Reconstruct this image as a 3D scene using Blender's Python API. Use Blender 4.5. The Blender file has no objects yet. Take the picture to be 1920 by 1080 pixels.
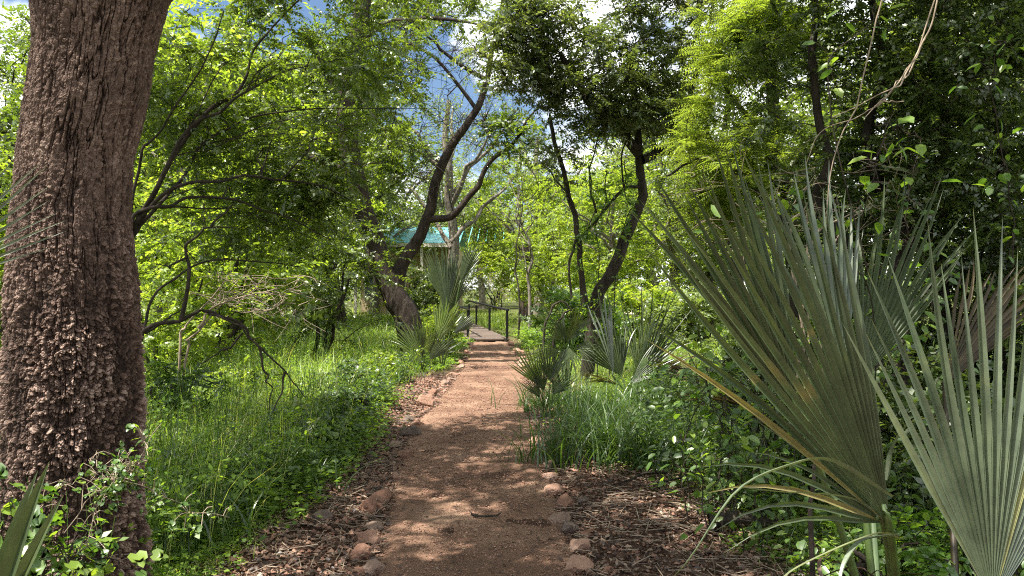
import bpy, math
import numpy as np
from mathutils import Vector

S = bpy.context.scene
# ------------------------------------------------------------------ camera, sky, sun, exposure
CAM = (0.0, 0.0, 1.6)
FPX = 1420.0                       # focal length in pixels of the 1920 px wide photograph
cam_d = bpy.data.cameras.new("camera"); cam = bpy.data.objects.new("camera", cam_d)
S.collection.objects.link(cam); cam.location = CAM; cam.rotation_euler = (math.radians(90), 0, 0)
cam_d.sensor_width = 36.0; cam_d.lens = 36.0 * FPX / 1920.0
cam_d.clip_start = 0.05; cam_d.clip_end = 3000
S.camera = cam

SUN_DIR = np.array([-0.40, -0.20, 0.895]); SUN_DIR /= np.linalg.norm(SUN_DIR)
elev = math.asin(SUN_DIR[2]); azim = math.atan2(SUN_DIR[0], SUN_DIR[1])
world = bpy.data.worlds.new("World"); S.world = world; world.use_nodes = True
wn = world.node_tree.nodes; wl = world.node_tree.links; wn.clear()
sky = wn.new("ShaderNodeTexSky"); sky.sky_type = 'NISHITA'; sky.sun_disc = False
sky.sun_elevation = elev; sky.sun_rotation = azim; sky.air_density = 1.0; sky.dust_density = 0.4; sky.ozone_density = 3.5
tc = wn.new("ShaderNodeTexCoord"); mp = wn.new("ShaderNodeMapping"); mp.inputs['Scale'].default_value = (1.0, 1.0, 2.2)
mp.inputs['Location'].default_value = (0.35, 0.1, 0.25)
cn = wn.new("ShaderNodeTexNoise"); cn.inputs['Scale'].default_value = 2.6; cn.inputs['Detail'].default_value = 7; cn.inputs['Roughness'].default_value = 0.55
cr = wn.new("ShaderNodeValToRGB"); cr.color_ramp.elements[0].position = 0.44; cr.color_ramp.elements[1].position = 0.52
mx = wn.new("ShaderNodeMixRGB"); mx.inputs['Color2'].default_value = (14.5, 14.8, 15.2, 1)
bg = wn.new("ShaderNodeBackground"); bg.inputs['Strength'].default_value = 0.056
wo = wn.new("ShaderNodeOutputWorld")
wl.new(tc.outputs['Generated'], mp.inputs['Vector']); wl.new(mp.outputs[0], cn.inputs['Vector'])
wl.new(cn.outputs['Fac'], cr.inputs['Fac']); wl.new(cr.outputs['Color'], mx.inputs['Fac'])
wl.new(sky.outputs[0], mx.inputs['Color1']); wl.new(mx.outputs[0], bg.inputs['Color']); wl.new(bg.outputs[0], wo.inputs['Surface'])

sd = bpy.data.lights.new("sun", 'SUN'); sd.energy = 5.0; sd.angle = math.radians(0.53); sd.color = (1.0, 0.95, 0.86)
sun = bpy.data.objects.new("sun", sd); S.collection.objects.link(sun); sun.location = (-6, -4, 20)
sun.rotation_euler = Vector(SUN_DIR.tolist()).to_track_quat('Z', 'Y').to_euler()
S.view_settings.view_transform = 'Standard'; S.view_settings.look = 'None'
S.view_settings.exposure = 1.52; S.view_settings.gamma = 1.0
S.cycles.max_bounces = 7; S.cycles.diffuse_bounces = 4; S.cycles.transmission_bounces = 5
S.cycles.glossy_bounces = 2; S.cycles.transparent_max_bounces = 4
S.cycles.caustics_reflective = False; S.cycles.caustics_refractive = False
S.cycles.sample_clamp_indirect = 4.0; S.cycles.filter_width = 1.1; S.cycles.use_denoising = False

# ------------------------------------------------------------------ numeric helpers
rng = np.random.default_rng(7)
def P(px, py, Y):
    return np.array([(px - 960.0) / FPX * Y, Y, CAM[2] - (py - 540.0) / FPX * Y])
def U(a, b, n=None): return rng.uniform(a, b, n)
def norm(v): return v / (np.linalg.norm(v, axis=-1, keepdims=True) + 1e-12)
def _hash(ix, iy, iz):
    h = (ix.astype(np.int64) * 374761393 + iy.astype(np.int64) * 668265263 + iz.astype(np.int64) * 2147483647 // 7)
    h = (h ^ (h >> 13)) * 1274126177
    h = h ^ (h >> 16)
    return (h & 0xFFFFF) / float(0xFFFFF)
def vnoise(x, y, z=None):
    x = np.asarray(x, float); y = np.asarray(y, float); z = np.zeros_like(x) if z is None else np.asarray(z, float)
    ix, iy, iz = np.floor(x), np.floor(y), np.floor(z)
    fx, fy, fz = x - ix, y - iy, z - iz
    fx = fx * fx * (3 - 2 * fx); fy = fy * fy * (3 - 2 * fy); fz = fz * fz * (3 - 2 * fz)
    r = 0
    for a in (0, 1):
        for b in (0, 1):
            for c in (0, 1):
                w = (fx if a else 1 - fx) * (fy if b else 1 - fy) * (fz if c else 1 - fz)
                r = r + w * _hash(ix + a, iy + b, iz + c)
    return r
def fbm(x, y, z=None, o=4):
    r = 0; a = 0.5; s = 0; z = np.zeros_like(x) if z is None else z
    for k in range(o):
        r = r + a * vnoise(x * 2 ** k + 17.3 * k, y * 2 ** k + 5.1 * k, z * 2 ** k + 9.7 * k); s += a; a *= .5
    return r / s

class Geo:
    """collects triangles and quads with one random number per vertex"""
    def __init__(s): s.v = []; s.q = []; s.t = []; s.r = []; s.n = 0
    def add(s, v, q=None, t=None, r=None):
        v = np.asarray(v, np.float32).reshape(-1, 3)
        if q is not None and len(q): s.q.append(np.asarray(q, np.int64).reshape(-1, 4) + s.n)
        if t is not None and len(t): s.t.append(np.asarray(t, np.int64).reshape(-1, 3) + s.n)
        s.v.append(v); s.r.append(np.zeros(len(v), np.float32) if r is None else np.asarray(r, np.float32).reshape(-1)); s.n += len(v)
        return s
def build(name, g, mat, parent=None, origin=(0, 0, 0), smooth=True):
    v = np.concatenate(g.v) - np.asarray(origin, np.float32)
    q = np.concatenate(g.q) if g.q else np.zeros((0, 4), np.int64)
    t = np.concatenate(g.t) if g.t else np.zeros((0, 3), np.int64)
    me = bpy.data.meshes.new(name)
    me.vertices.add(len(v)); me.vertices.foreach_set("co", v.astype(np.float32).ravel())
    loops = np.concatenate([q.ravel(), t.ravel()]).astype(np.int32)
    me.loops.add(len(loops)); me.loops.foreach_set("vertex_index", loops)
    me.polygons.add(len(q) + len(t))
    st = np.concatenate([np.arange(len(q)) * 4, len(q) * 4 + np.arange(len(t)) * 3]).astype(np.int32)
    me.polygons.foreach_set("loop_start", st)
    me.polygons.foreach_set("use_smooth", np.full(len(st), smooth, bool))
    me.update(calc_edges=True)
    at = me.attributes.new("rnd", 'FLOAT', 'POINT'); at.data.foreach_set("value", np.concatenate(g.r).astype(np.float32))
    me.materials.append(mat)
    o = bpy.data.objects.new(name, me); S.collection.objects.link(o)
    if parent is not None: o.parent = parent
    else: o.location = origin
    return o
def tag(o, label, cat, group=None):
    o["label"] = label; o["category"] = cat
    if group: o["group"] = group
    return o
def thing(name, label, cat, loc, group=None):
    o = bpy.data.objects.new(name, None); S.collection.objects.link(o); o.location = tuple(float(a) for a in loc)
    o.empty_display_size = 0.2
    return tag(o, label, cat, group)

def spline(pts, n, jit=0.0):
    """catmull-rom through control points, n samples"""
    p = np.asarray(pts, float)
    if len(p) == 2: p = np.array([p[0], (p[0] + p[1]) / 2, p[1]])
    e = np.concatenate([[2 * p[0] - p[1]], p, [2 * p[-1] - p[-2]]])
    u = np.linspace(0, len(p) - 1 - 1e-6, n); i = u.astype(int); f = (u - i)[:, None]
    a, b, c, d = e[i], e[i + 1], e[i + 2], e[i + 3]
    o = 0.5 * ((2 * b) + (-a + c) * f + (2 * a - 5 * b + 4 * c - d) * f ** 2 + (-a + 3 * b - 3 * c + d) * f ** 3)
    if jit:
        w = np.sin(np.linspace(0, np.pi, n))[:, None]
        k = rng.normal(0, jit, (max(3, n // 3), 3)); xs = np.linspace(0, 1, len(k)); x = np.linspace(0, 1, n)
        o = o + w * np.stack([np.interp(x, xs, k[:, j]) for j in range(3)], 1)
    return o
def tubes(g, pts, rad, sides=4, r=None, wob=0.0):
    """pts (N,K,3), rad (N,K): N tubes"""
    pts = np.asarray(pts, float); rad = np.asarray(rad, float)
    if pts.ndim == 2: pts = pts[None]; rad = rad[None]
    N, K, _ = pts.shape
    T = np.gradient(pts, axis=1); T = norm(T)
    ref = np.where(np.abs(T[:, :1, 2:3]) > 0.9, np.array([[[1., 0, 0]]]), np.array([[[0, 0, 1.]]]))
    ref = np.broadcast_to(ref, T.shape)
    A = norm(np.cross(T, ref)); B = np.cross(T, A)
    th = np.arange(sides) / sides * 2 * np.pi
    rr = rad[:, :, None] * np.ones(sides)
    if wob:
        ph = U(0, 100, N)[:, None, None]
        zz = np.arange(K)[None, :, None] * 0.35 + ph
        rr = rr * (1 + wob * (fbm(np.cos(th) * 1.5 + ph + 0 * zz, np.sin(th) * 1.5 + 0 * zz, zz + 0 * th) - .5) * 2)
    v = pts[:, :, None] + rr[..., None] * (A[:, :, None] * np.cos(th)[:, None] + B[:, :, None] * np.sin(th)[:, None])
    base = (np.arange(N) * K * sides)[:, None, None]
    k = np.arange(K - 1)[None, :, None] * sides; s = np.arange(sides)[None, None]; s2 = (s + 1) % sides
    q = np.stack([base + k + s, base + k + s2, base + k + sides + s2, base + k + sides + s], -1).reshape(-1, 4)
    rv = np.zeros(N) if r is None else np.asarray(r)
    g.add(v, q=q, r=np.repeat(rv, K * sides))
    return g

LEAF = {
 'quad': (np.array([[0, 0, 0], [.42, .27, .05], [1, 0, -.04], [.42, -.27, .05]]), [[0, 3, 2, 1]], []),
 'slim': (np.array([[0, 0, 0], [.45, .14, .03], [1, 0, -.06], [.45, -.14, .03]]), [[0, 3, 2, 1]], []),
 'oval': (np.array([[0, 0, 0], [.25, .22, .07], [.68, .22, .05], [1, 0, -.08], [.68, -.22, .05], [.25, -.22, .07], [.3, 0, 0], [.7, 0, -.01]]),
          [[0, 6, 1, 0], [1, 6, 7, 2], [6, 5, 4, 7]], [[0, 6, 1], [0, 5, 6], [2, 7, 3], [7, 4, 3]]),
 'heart': (np.array([[.02, 0, 0], [-.1, .2, .05], [.15, .42, .08], [.55, .34, .03], [1, 0, -.1], [.55, -.34, .03], [.15, -.42, .08], [-.1, -.2, .05], [.3, 0, -.03], [.65, 0, -.04]]),
          [[8, 2, 3, 9][::-1], [8, 9, 5, 6][::-1]], [[0, 8, 1][::1], [1, 8, 2], [0, 7, 8], [7, 6, 8], [3, 9, 4][::-1], [9, 5, 4][::-1]]),
}
LEAF['oval'][1].pop(0)
def put_leaves(g, pos, d, nrm, size, kind='quad', rnd=None, wid=1.0):
    tv, tq, tt = LEAF[kind]; N = len(pos)
    if N == 0: return
    d = norm(d); b = norm(np.cross(nrm, d)); n = np.cross(d, b)
    tv = tv * np.array([1, wid, 1])
    size = np.broadcast_to(np.asarray(size, float), (N,))[:, None, None]
    v = pos[:, None] + size * (tv[None, :, 0:1] * d[:, None] + tv[None, :, 1:2] * b[:, None] + tv[None, :, 2:3] * n[:, None])
    off = (np.arange(N) * len(tv))[:, None, None]
    q = (np.array(tq)[None] + off).reshape(-1, 4) if len(tq) else None
    t = (np.array(tt)[None] + off).reshape(-1, 3) if len(tt) else None
    rnd = U(0, 1, N) if rnd is None else rnd
    g.add(v, q=q, t=t, r=np.repeat(rnd, len(tv)))

def sprays(gl, gt, C, R, twigs, per, size, kind='quad', droop=0.25, up=0.2, flat=0.6, wid=1.0, twr=0.003, rnd_c=None, alt=True, outward=None):
    """leafy twigs radiating from each clump centre"""
    n = len(C); N = n * twigs
    ci = np.repeat(np.arange(n), twigs)
    d = rng.normal(0, 1, (N, 3)); d[:, 2] = d[:, 2] * flat + up
    if outward is not None: d = d + outward[ci] * 0.8
    d = norm(d); L = np.asarray(R)[ci] * U(.55, 1.15, N)
    K = 5; t = np.linspace(0, 1, K)[None, :, None]
    side = norm(np.cross(d, rng.normal(0, 1, (N, 3)))) * U(-.25, .25, N)[:, None]
    st = C[ci] + rng.normal(0, .12, (N, 3)) * np.asarray(R)[ci][:, None]
    pts = st[:, None] + L[:, None, None] * (d[:, None] * t + side[:, None] * t ** 2 - np.array([0, 0, droop]) * t ** 2)
    if gt is not None: tubes(gt, pts, np.broadcast_to(twr * (1.1 - .8 * t[..., 0]), (N, K)), 3)
    s = (np.arange(per)[None] + U(0, 1, (N, per))) / per * .88 + .12
    x = s * (K - 1); i = np.minimum(x.astype(int), K - 2); f = (x - i)[..., None]
    ar = np.arange(N)[:, None]
    pos = pts[ar, i] * (1 - f) + pts[ar, i + 1] * f
    tan = norm(pts[ar, i + 1] - pts[ar, i])
    upv = norm(np.array([0, 0, 1.]) + rng.normal(0, .45, (N, 1, 3))) + 0 * tan
    lat = norm(np.cross(tan, upv)) * (np.where(np.arange(per) % 2, 1, -1)[None, :, None])
    ld = norm(lat * U(.6, 1.2, (N, per, 1)) + tan * U(.2, .9, (N, per, 1)) + rng.normal(0, .22, (N, per, 3)) - np.array([0, 0, .15]))
    nm = norm(upv + rng.normal(0, .35, (N, per, 3)))
    base = U(0, 1, n) if rnd_c is None else rnd_c
    rn = np.clip(base[ci][:, None] * .45 + U(0, .55, (N, per)), 0, 1)
    put_leaves(gl, pos.reshape(-1, 3), ld.reshape(-1, 3), nm.reshape(-1, 3), size * U(.65, 1.25, N * per), kind, rn.reshape(-1), wid)

def connect(gb, nodes, C, r_tip=0.004, r_mul=0.010, sag=0.08, jit=.05, sides=5):
    """grow curved branches from known skeleton nodes to every clump centre"""
    nodes = [np.asarray(nodes)]; allp = nodes[0]
    rem = list(range(len(C))); order = np.argsort([np.min(np.linalg.norm(allp - c, axis=1)) for c in C])
    for k in order:
        c = C[k]; dist = np.linalg.norm(allp - c, axis=1) + 0.5 * np.maximum(0, allp[:, 2] - c[2]); j = int(np.argmin(dist)); a = allp[j]
        L = np.linalg.norm(c - a)
        if L < 1e-3: continue
        m = (a + c) / 2 + np.array([0, 0, sag * L]) + rng.normal(0, jit * L, 3)
        n = 8; p = spline([a, m, c], n, jit * .4 * L)
        tubes(gb, p, np.linspace(r_tip + r_mul * L, r_tip, n), sides)
        allp = np.concatenate([allp, p[2:]])
    return allp

def blob(px, py, Y, wx, wy, wd, n, gap=0.0, sc=1.2):
    """n clump centres in an ellipsoid given by its place and half-sizes (metres)"""
    c = P(px, py, Y); out = []
    while sum(map(len, out)) < n:
        p = rng.normal(0, 1, (n * 3, 3)); p = p / np.linalg.norm(p, axis=1, keepdims=True) * U(0, 1, n * 3)[:, None] ** .45
        p = c + p * np.array([wx, wd, wy])
        if gap: p = p[vnoise(p[:, 0] * sc, p[:, 1] * sc + 31, p[:, 2] * sc) > gap]
        out.append(p)
    return np.concatenate(out)[:n]

# ------------------------------------------------------------------ materials
def nodes_of(name):
    m = bpy.data.materials.new(name); m.use_nodes = True; nt = m.node_tree; nt.nodes.clear()
    return m, nt.nodes, nt.links
def ramp(N, cols):
    r = N.new("ShaderNodeValToRGB"); e = r.color_ramp.elements
    while len(e) > 1: e.remove(e[-1])
    e[0].position = cols[0][0]; e[0].color = (*cols[0][1], 1)
    for p, c in cols[1:]:
        x = e.new(p); x.color = (*c, 1)
    return r
def leaf_mat(name, cols, trans=0.5, gloss=0.08, rough=0.42, tcol=(1.25, 1.2, .45)):
    m, N, L = nodes_of(name)
    at = N.new("ShaderNodeAttribute"); at.attribute_name = "rnd"
    cr = ramp(N, cols); L.new(at.outputs['Fac'], cr.inputs['Fac'])
    df = N.new("ShaderNodeBsdfDiffuse"); tr = N.new("ShaderNodeBsdfTranslucent"); gl = N.new("ShaderNodeBsdfGlossy")
    gl.inputs['Roughness'].default_value = rough
    tm = N.new("ShaderNodeMixRGB"); tm.blend_type = 'MULTIPLY'; tm.inputs['Fac'].default_value = 1; tm.inputs['Color2'].default_value = (*[c * 1.5 for c in tcol], 1)
    L.new(cr.outputs[0], df.inputs['Color']); L.new(cr.outputs[0], tm.inputs['Color1']); L.new(tm.outputs[0], tr.inputs['Color'])
    a = N.new("ShaderNodeMixShader"); a.inputs[0].default_value = trans; L.new(df.outputs[0], a.inputs[1]); L.new(tr.outputs[0], a.inputs[2])
    b = N.new("ShaderNodeMixShader"); b.inputs[0].default_value = gloss; L.new(a.outputs[0], b.inputs[1]); L.new(gl.outputs[0], b.inputs[2])
    o = N.new("ShaderNodeOutputMaterial"); L.new(b.outputs[0], o.inputs['Surface'])
    return m
def weather(m, amt=.45):
    nt = m.node_tree; N, L = nt.nodes, nt.links; cr = next(n for n in N if n.type == 'VALTORGB')
    t = N.new("ShaderNodeTexCoord"); n = N.new("ShaderNodeTexNoise"); n.inputs['Scale'].default_value = 9; n.inputs['Detail'].default_value = 9; n.inputs['Roughness'].default_value = .75; L.new(t.outputs['Object'], n.inputs['Vector'])
    r = ramp(N, [(.30, (.45, .42, .38)), (.5, (.95, .95, .95)), (.62, (1.25, 1.2, 1.15)), (.72, (2.2, 1.7, 1.2))]); L.new(n.outputs['Fac'], r.inputs['Fac'])
    x = N.new("ShaderNodeMixRGB"); x.blend_type = 'MULTIPLY'; x.inputs['Fac'].default_value = amt + .3
    outs = [l.to_socket for l in list(cr.outputs[0].links)]
    L.new(cr.outputs[0], x.inputs['Color1']); L.new(r.outputs[0], x.inputs['Color2'])
    for o in outs: L.new(x.outputs[0], o)
    return m
def rough_mat(name, cols, scale=8, detail=6, bump=.3, bdist=.02, stretch=(1, 1, 1), rough=.9, use_rnd=0.0, voro=None, spec=.2):
    m, N, L = nodes_of(name)
    t = N.new("ShaderNodeTexCoord"); mp = N.new("ShaderNodeMapping"); mp.inputs['Scale'].default_value = stretch
    L.new(t.outputs['Object'], mp.inputs['Vector'])
    n = N.new("ShaderNodeTexNoise"); n.inputs['Scale'].default_value = scale; n.inputs['Detail'].default_value = detail; n.inputs['Roughness'].default_value = .65
    L.new(mp.outputs[0], n.inputs['Vector'])
    fac = n.outputs['Fac']
    if use_rnd:
        at = N.new("ShaderNodeAttribute"); at.attribute_name = "rnd"
        mm = N.new("ShaderNodeMix"); mm.inputs[0].default_value = use_rnd; L.new(fac, mm.inputs[2]); L.new(at.outputs['Fac'], mm.inputs[3]); fac = mm.outputs[0]
    cr = ramp(N, cols); L.new(fac, cr.inputs['Fac'])
    p = N.new("ShaderNodeBsdfPrincipled"); p.inputs['Roughness'].default_value = rough; p.inputs['Specular IOR Level'].default_value = spec
    L.new(cr.outputs[0], p.inputs['Base Color'])
    n2 = N.new("ShaderNodeTexNoise"); n2.inputs['Scale'].default_value = scale * 3; n2.inputs['Detail'].default_value = 8; n2.inputs['Roughness'].default_value = .7
    L.new(mp.outputs[0], n2.inputs['Vector'])
    h = n2.outputs['Fac']
    if voro:
        v = N.new("ShaderNodeTexVoronoi"); v.inputs['Scale'].default_value = voro; L.new(mp.outputs[0], v.inputs['Vector'])
        ad = N.new("ShaderNodeMath"); ad.operation = 'ADD'; L.new(h, ad.inputs[0]); L.new(v.outputs['Distance'], ad.inputs[1]); h = ad.outputs[0]
    b = N.new("ShaderNodeBump"); b.inputs['Strength'].default_value = bump; b.inputs['Distance'].default_value = bdist
    L.new(h, b.inputs['Height']); L.new(b.outputs[0], p.inputs['Normal'])
    o = N.new("ShaderNodeOutputMaterial"); L.new(p.outputs[0], o.inputs['Surface'])
    return m

M = {}
M['leaf_mid'] = leaf_mat('leaf_mid_green', [(0, (.058, .10, .018)), (.6, (.105, .16, .026)), (1, (.20, .26, .045))], .55)
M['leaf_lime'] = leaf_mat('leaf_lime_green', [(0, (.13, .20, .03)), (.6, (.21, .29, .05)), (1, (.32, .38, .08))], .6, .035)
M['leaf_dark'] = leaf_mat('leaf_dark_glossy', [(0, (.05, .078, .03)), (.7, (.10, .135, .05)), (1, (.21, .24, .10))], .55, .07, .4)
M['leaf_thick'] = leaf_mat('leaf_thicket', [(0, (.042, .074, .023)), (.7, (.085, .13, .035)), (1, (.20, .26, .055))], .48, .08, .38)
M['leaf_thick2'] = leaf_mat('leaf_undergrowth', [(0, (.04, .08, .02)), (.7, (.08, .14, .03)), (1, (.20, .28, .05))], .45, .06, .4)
M['leaf_acacia'] = leaf_mat('leaf_feathery', [(0, (.13, .20, .04)), (1, (.25, .32, .07))], .55, .04)
M['leaf_olive'] = leaf_mat('leaf_olive', [(0, (.09, .14, .035)), (.6, (.15, .21, .055)), (1, (.22, .27, .09))], .5)
M['leaf_vine'] = leaf_mat('leaf_vine', [(0, (.055, .12, .022)), (.6, (.10, .19, .03)), (1, (.24, .34, .05))], .5, .06, .4)
M['grass'] = leaf_mat('grass_blades', [(0, (.09, .15, .03)), (.5, (.23, .34, .07)), (.85, (.35, .45, .12)), (1, (.50, .46, .24))], .5, .04)
M['herb'] = leaf_mat('herb_leaves', [(0, (.08, .15, .025)), (.6, (.15, .25, .04)), (1, (.25, .35, .06))], .5, .03)
M['tuft'] = leaf_mat('broad_grass', [(0, (.035, .075, .018)), (.7, (.065, .125, .028)), (1, (.12, .19, .045))], .42, .06, .4)
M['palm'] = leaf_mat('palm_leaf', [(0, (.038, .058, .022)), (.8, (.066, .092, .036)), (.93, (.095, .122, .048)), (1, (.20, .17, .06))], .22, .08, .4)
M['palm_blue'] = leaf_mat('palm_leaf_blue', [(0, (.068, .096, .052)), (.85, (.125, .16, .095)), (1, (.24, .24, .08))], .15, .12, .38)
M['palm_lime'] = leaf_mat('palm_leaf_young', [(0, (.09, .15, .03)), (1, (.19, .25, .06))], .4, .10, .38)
for k_ in ('palm', 'palm_blue', 'palm_lime'): weather(M[k_])
M['dry_frond'] = weather(leaf_mat('dry_frond', [(0, (.04, .03, .016)), (.6, (.08, .062, .03)), (1, (.14, .105, .055))], .15, .03, .5))
M['dead_leaf'] = leaf_mat('dead_leaf', [(0, (.035, .020, .014)), (.5, (.07, .042, .028)), (.85, (.145, .092, .062)), (1, (.30, .22, .15))], .15, .05, .5, (1, .9, .7))
M['bark_dark'] = rough_mat('bark_dark', [(.3, (.016, .012, .009)), (.7, (.075, .06, .046))], 9, 8, 1.0, .05, (1, 1, .3), voro=10)
M['bark_brown'] = rough_mat('bark_brown', [(.3, (.016, .012, .009)), (.7, (.080, .060, .046))], 9, 8, 1.0, .05, (1, 1, .3), voro=10)
M['bark_grey'] = rough_mat('bark_grey', [(.3, (.09, .075, .06)), (.7, (.27, .235, .195))], 9, 6, .7, .02, (1, 1, .35), voro=12)
M['twig'] = rough_mat('twig_bark', [(.3, (.016, .012, .009)), (.7, (.05, .038, .028))], 20, 3, .3, .005)
M['drytwig'] = rough_mat('dry_twig', [(.3, (.16, .12, .085)), (.7, (.34, .27, .20))], 20, 3, .3, .005)
M['stone'] = rough_mat('stone', [(.0, (.10, .055, .04)), (.45, (.22, .12, .082)), (.7, (.31, .19, .135)), (1, (.27, .22, .19))], 5, 8, .6, .02, rough=.85, use_rnd=.45)
M['stone_grey'] = rough_mat('stone_grey', [(.3, (.07, .05, .04)), (.7, (.17, .13, .105))], 6, 8, .6, .02, rough=.8)
M['stone_pale'] = rough_mat('stone_pale', [(.3, (.15, .095, .07)), (.7, (.30, .21, .16))], 6, 8, .5, .02, rough=.85)
M['paint_black'] = rough_mat('black_paint', [(.3, (.006, .006, .006)), (.7, (.012, .012, .012))], 30, 3, .15, .003, rough=.5, spec=.25)
M['plank'] = rough_mat('deck_plank', [(.25, (.08, .058, .048)), (.75, (.19, .15, .125))], 6, 8, .4, .01, (6, .6, 1), use_rnd=.35)

# ------------------------------------------------------------------ terrain
PY = [2, 4.21, 5.68, 6.31, 7.57, 8.74, 10.3, 11.4, 14.2, 18.9, 22.4, 26]
PL = [-.70, -.77, -.93, -1.0, -1.09, -1.14, -1.08, -1.04, -1.0, -1.05, -1.12, -1.7]
PR = [.42, .40, .36, .34, .27, .25, .22, .22, .25, .10, -.16, -.8]
def path_l(y): return np.interp(y, PY, PL)
def path_r(y): return np.interp(y, PY, PR)
GLY = [1, 3, 4.9, 7.1, 9, 11.4, 13, 15, 22, 30, 45]; GL = [-2.1, -1.8, -1.62, -1.55, -1.75, -1.85, -1.6, -1.18, -1.25, -2.2, -3]
GRY = [1, 3, 5, 6.3, 7.5, 9, 12, 15, 22, 30, 45]; GR = [2.0, 1.75, 1.4, 1.15, .62, .45, .6, .42, .12, -1.3, -3]
def grass_l(y): return np.interp(y, GLY, GL)
def grass_r(y): return np.interp(y, GRY, GR)
def height(x, y):
    x = np.asarray(x, float); y = np.asarray(y, float)
    c = (path_l(y) + path_r(y)) / 2; w = (path_r(y) - path_l(y)) / 2
    d = np.abs(x - c) - w
    side = np.clip(d / .5, 0, 1); side = side * side * (3 - 2 * side)
    near = np.clip(1 - (y - 24) / 4, 0, 1)
    h = side * near * .05 + (fbm(x * .5, y * .5, o=3) - .5) * .16 * np.clip(d / 1.5, 0, 1) + (fbm(x * 5, y * 5, o=3) - .5) * .035
    gully = np.exp(-((y - 28 - .25 * x) / 1.9) ** 2) * .55 * np.clip((24.5 + 8 - y) / 2 + 2, 0, 1)
    return h - gully * np.clip((y - 23.2) / 1.5, 0, 1)
def gz(x, y): return float(height(np.array([x]), np.array([y]))[0])

def grid_geo(X, Y, zf):
    xx, yy = np.meshgrid(X, Y); z = zf(xx, yy); nx, ny = len(X), len(Y)
    i = (np.arange(ny - 1)[:, None] * nx + np.arange(nx - 1)[None]).ravel()
    return Geo().add(np.stack([xx, yy, z], -1), q=np.stack([i, i + 1, i + nx + 1, i + nx], 1)), xx, yy
def stretch_axis(a, b, step, far, grow=1.18):
    inner = list(np.arange(a, b, step)); s = step; r = inner[-1]; right = []
    while r < far: s *= grow; r += s; right.append(r)
    s = step; l = inner[0]; left = []
    while l > -far: s *= grow; l -= s; left.append(l)
    return np.array(left[::-1] + inner + right)
GX = stretch_axis(-4, 4, .05, 900); GYv = stretch_axis(1.5, 26, .06, 900)
# ground material: dark litter soil by the path, earth under grass farther out (place-based, so it stays put)
def ground_mat():
    m, N, L = nodes_of("ground_soil")
    at = N.new("ShaderNodeAttribute"); at.attribute_name = "rnd"
    t = N.new("ShaderNodeTexCoord")
    n = N.new("ShaderNodeTexNoise"); n.inputs['Scale'].default_value = 9; n.inputs['Detail'].default_value = 9; n.inputs['Roughness'].default_value = .75; L.new(t.outputs['Object'], n.inputs['Vector'])
    a = ramp(N, [(.3, (.03, .018, .013)), (.5, (.09, .052, .036)), (.72, (.21, .13, .09))]); L.new(n.outputs['Fac'], a.inputs['Fac'])
    b = ramp(N, [(.3, (.05, .06, .02)), (.7, (.11, .12, .04))]); L.new(n.outputs['Fac'], b.inputs['Fac'])
    mx = N.new("ShaderNodeMixRGB"); L.new(at.outputs['Fac'], mx.inputs['Fac']); L.new(a.outputs[0], mx.inputs['Color1']); L.new(b.outputs[0], mx.inputs['Color2'])
    p = N.new("ShaderNodeBsdfPrincipled"); p.inputs['Roughness'].default_value = .95; p.inputs['Specular IOR Level'].default_value = .1
    L.new(mx.outputs[0], p.inputs['Base Color'])
    n2 = N.new("ShaderNodeTexNoise"); n2.inputs['Scale'].default_value = 55; n2.inputs['Detail'].default_value = 8; n2.inputs['Roughness'].default_value = .75; L.new(t.outputs['Object'], n2.inputs['Vector'])
    bp = N.new("ShaderNodeBump"); bp.inputs['Strength'].default_value = .9; bp.inputs['Distance'].default_value = .03; L.new(n2.outputs['Fac'], bp.inputs['Height']); L.new(bp.outputs[0], p.inputs['Normal'])
    o = N.new("ShaderNodeOutputMaterial"); L.new(p.outputs[0], o.inputs['Surface']); return m
g, xx, yy = grid_geo(GX, GYv, height)
green = np.clip(np.maximum(grass_l(yy) - xx, xx - grass_r(yy)) / .5 + .3 + (fbm(xx * 2, yy * 2) - .5) * 2, 0, 1)
g.r = [green.ravel().astype(np.float32)]
ground = build("ground", g, ground_mat()); ground["kind"] = "structure"

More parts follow.
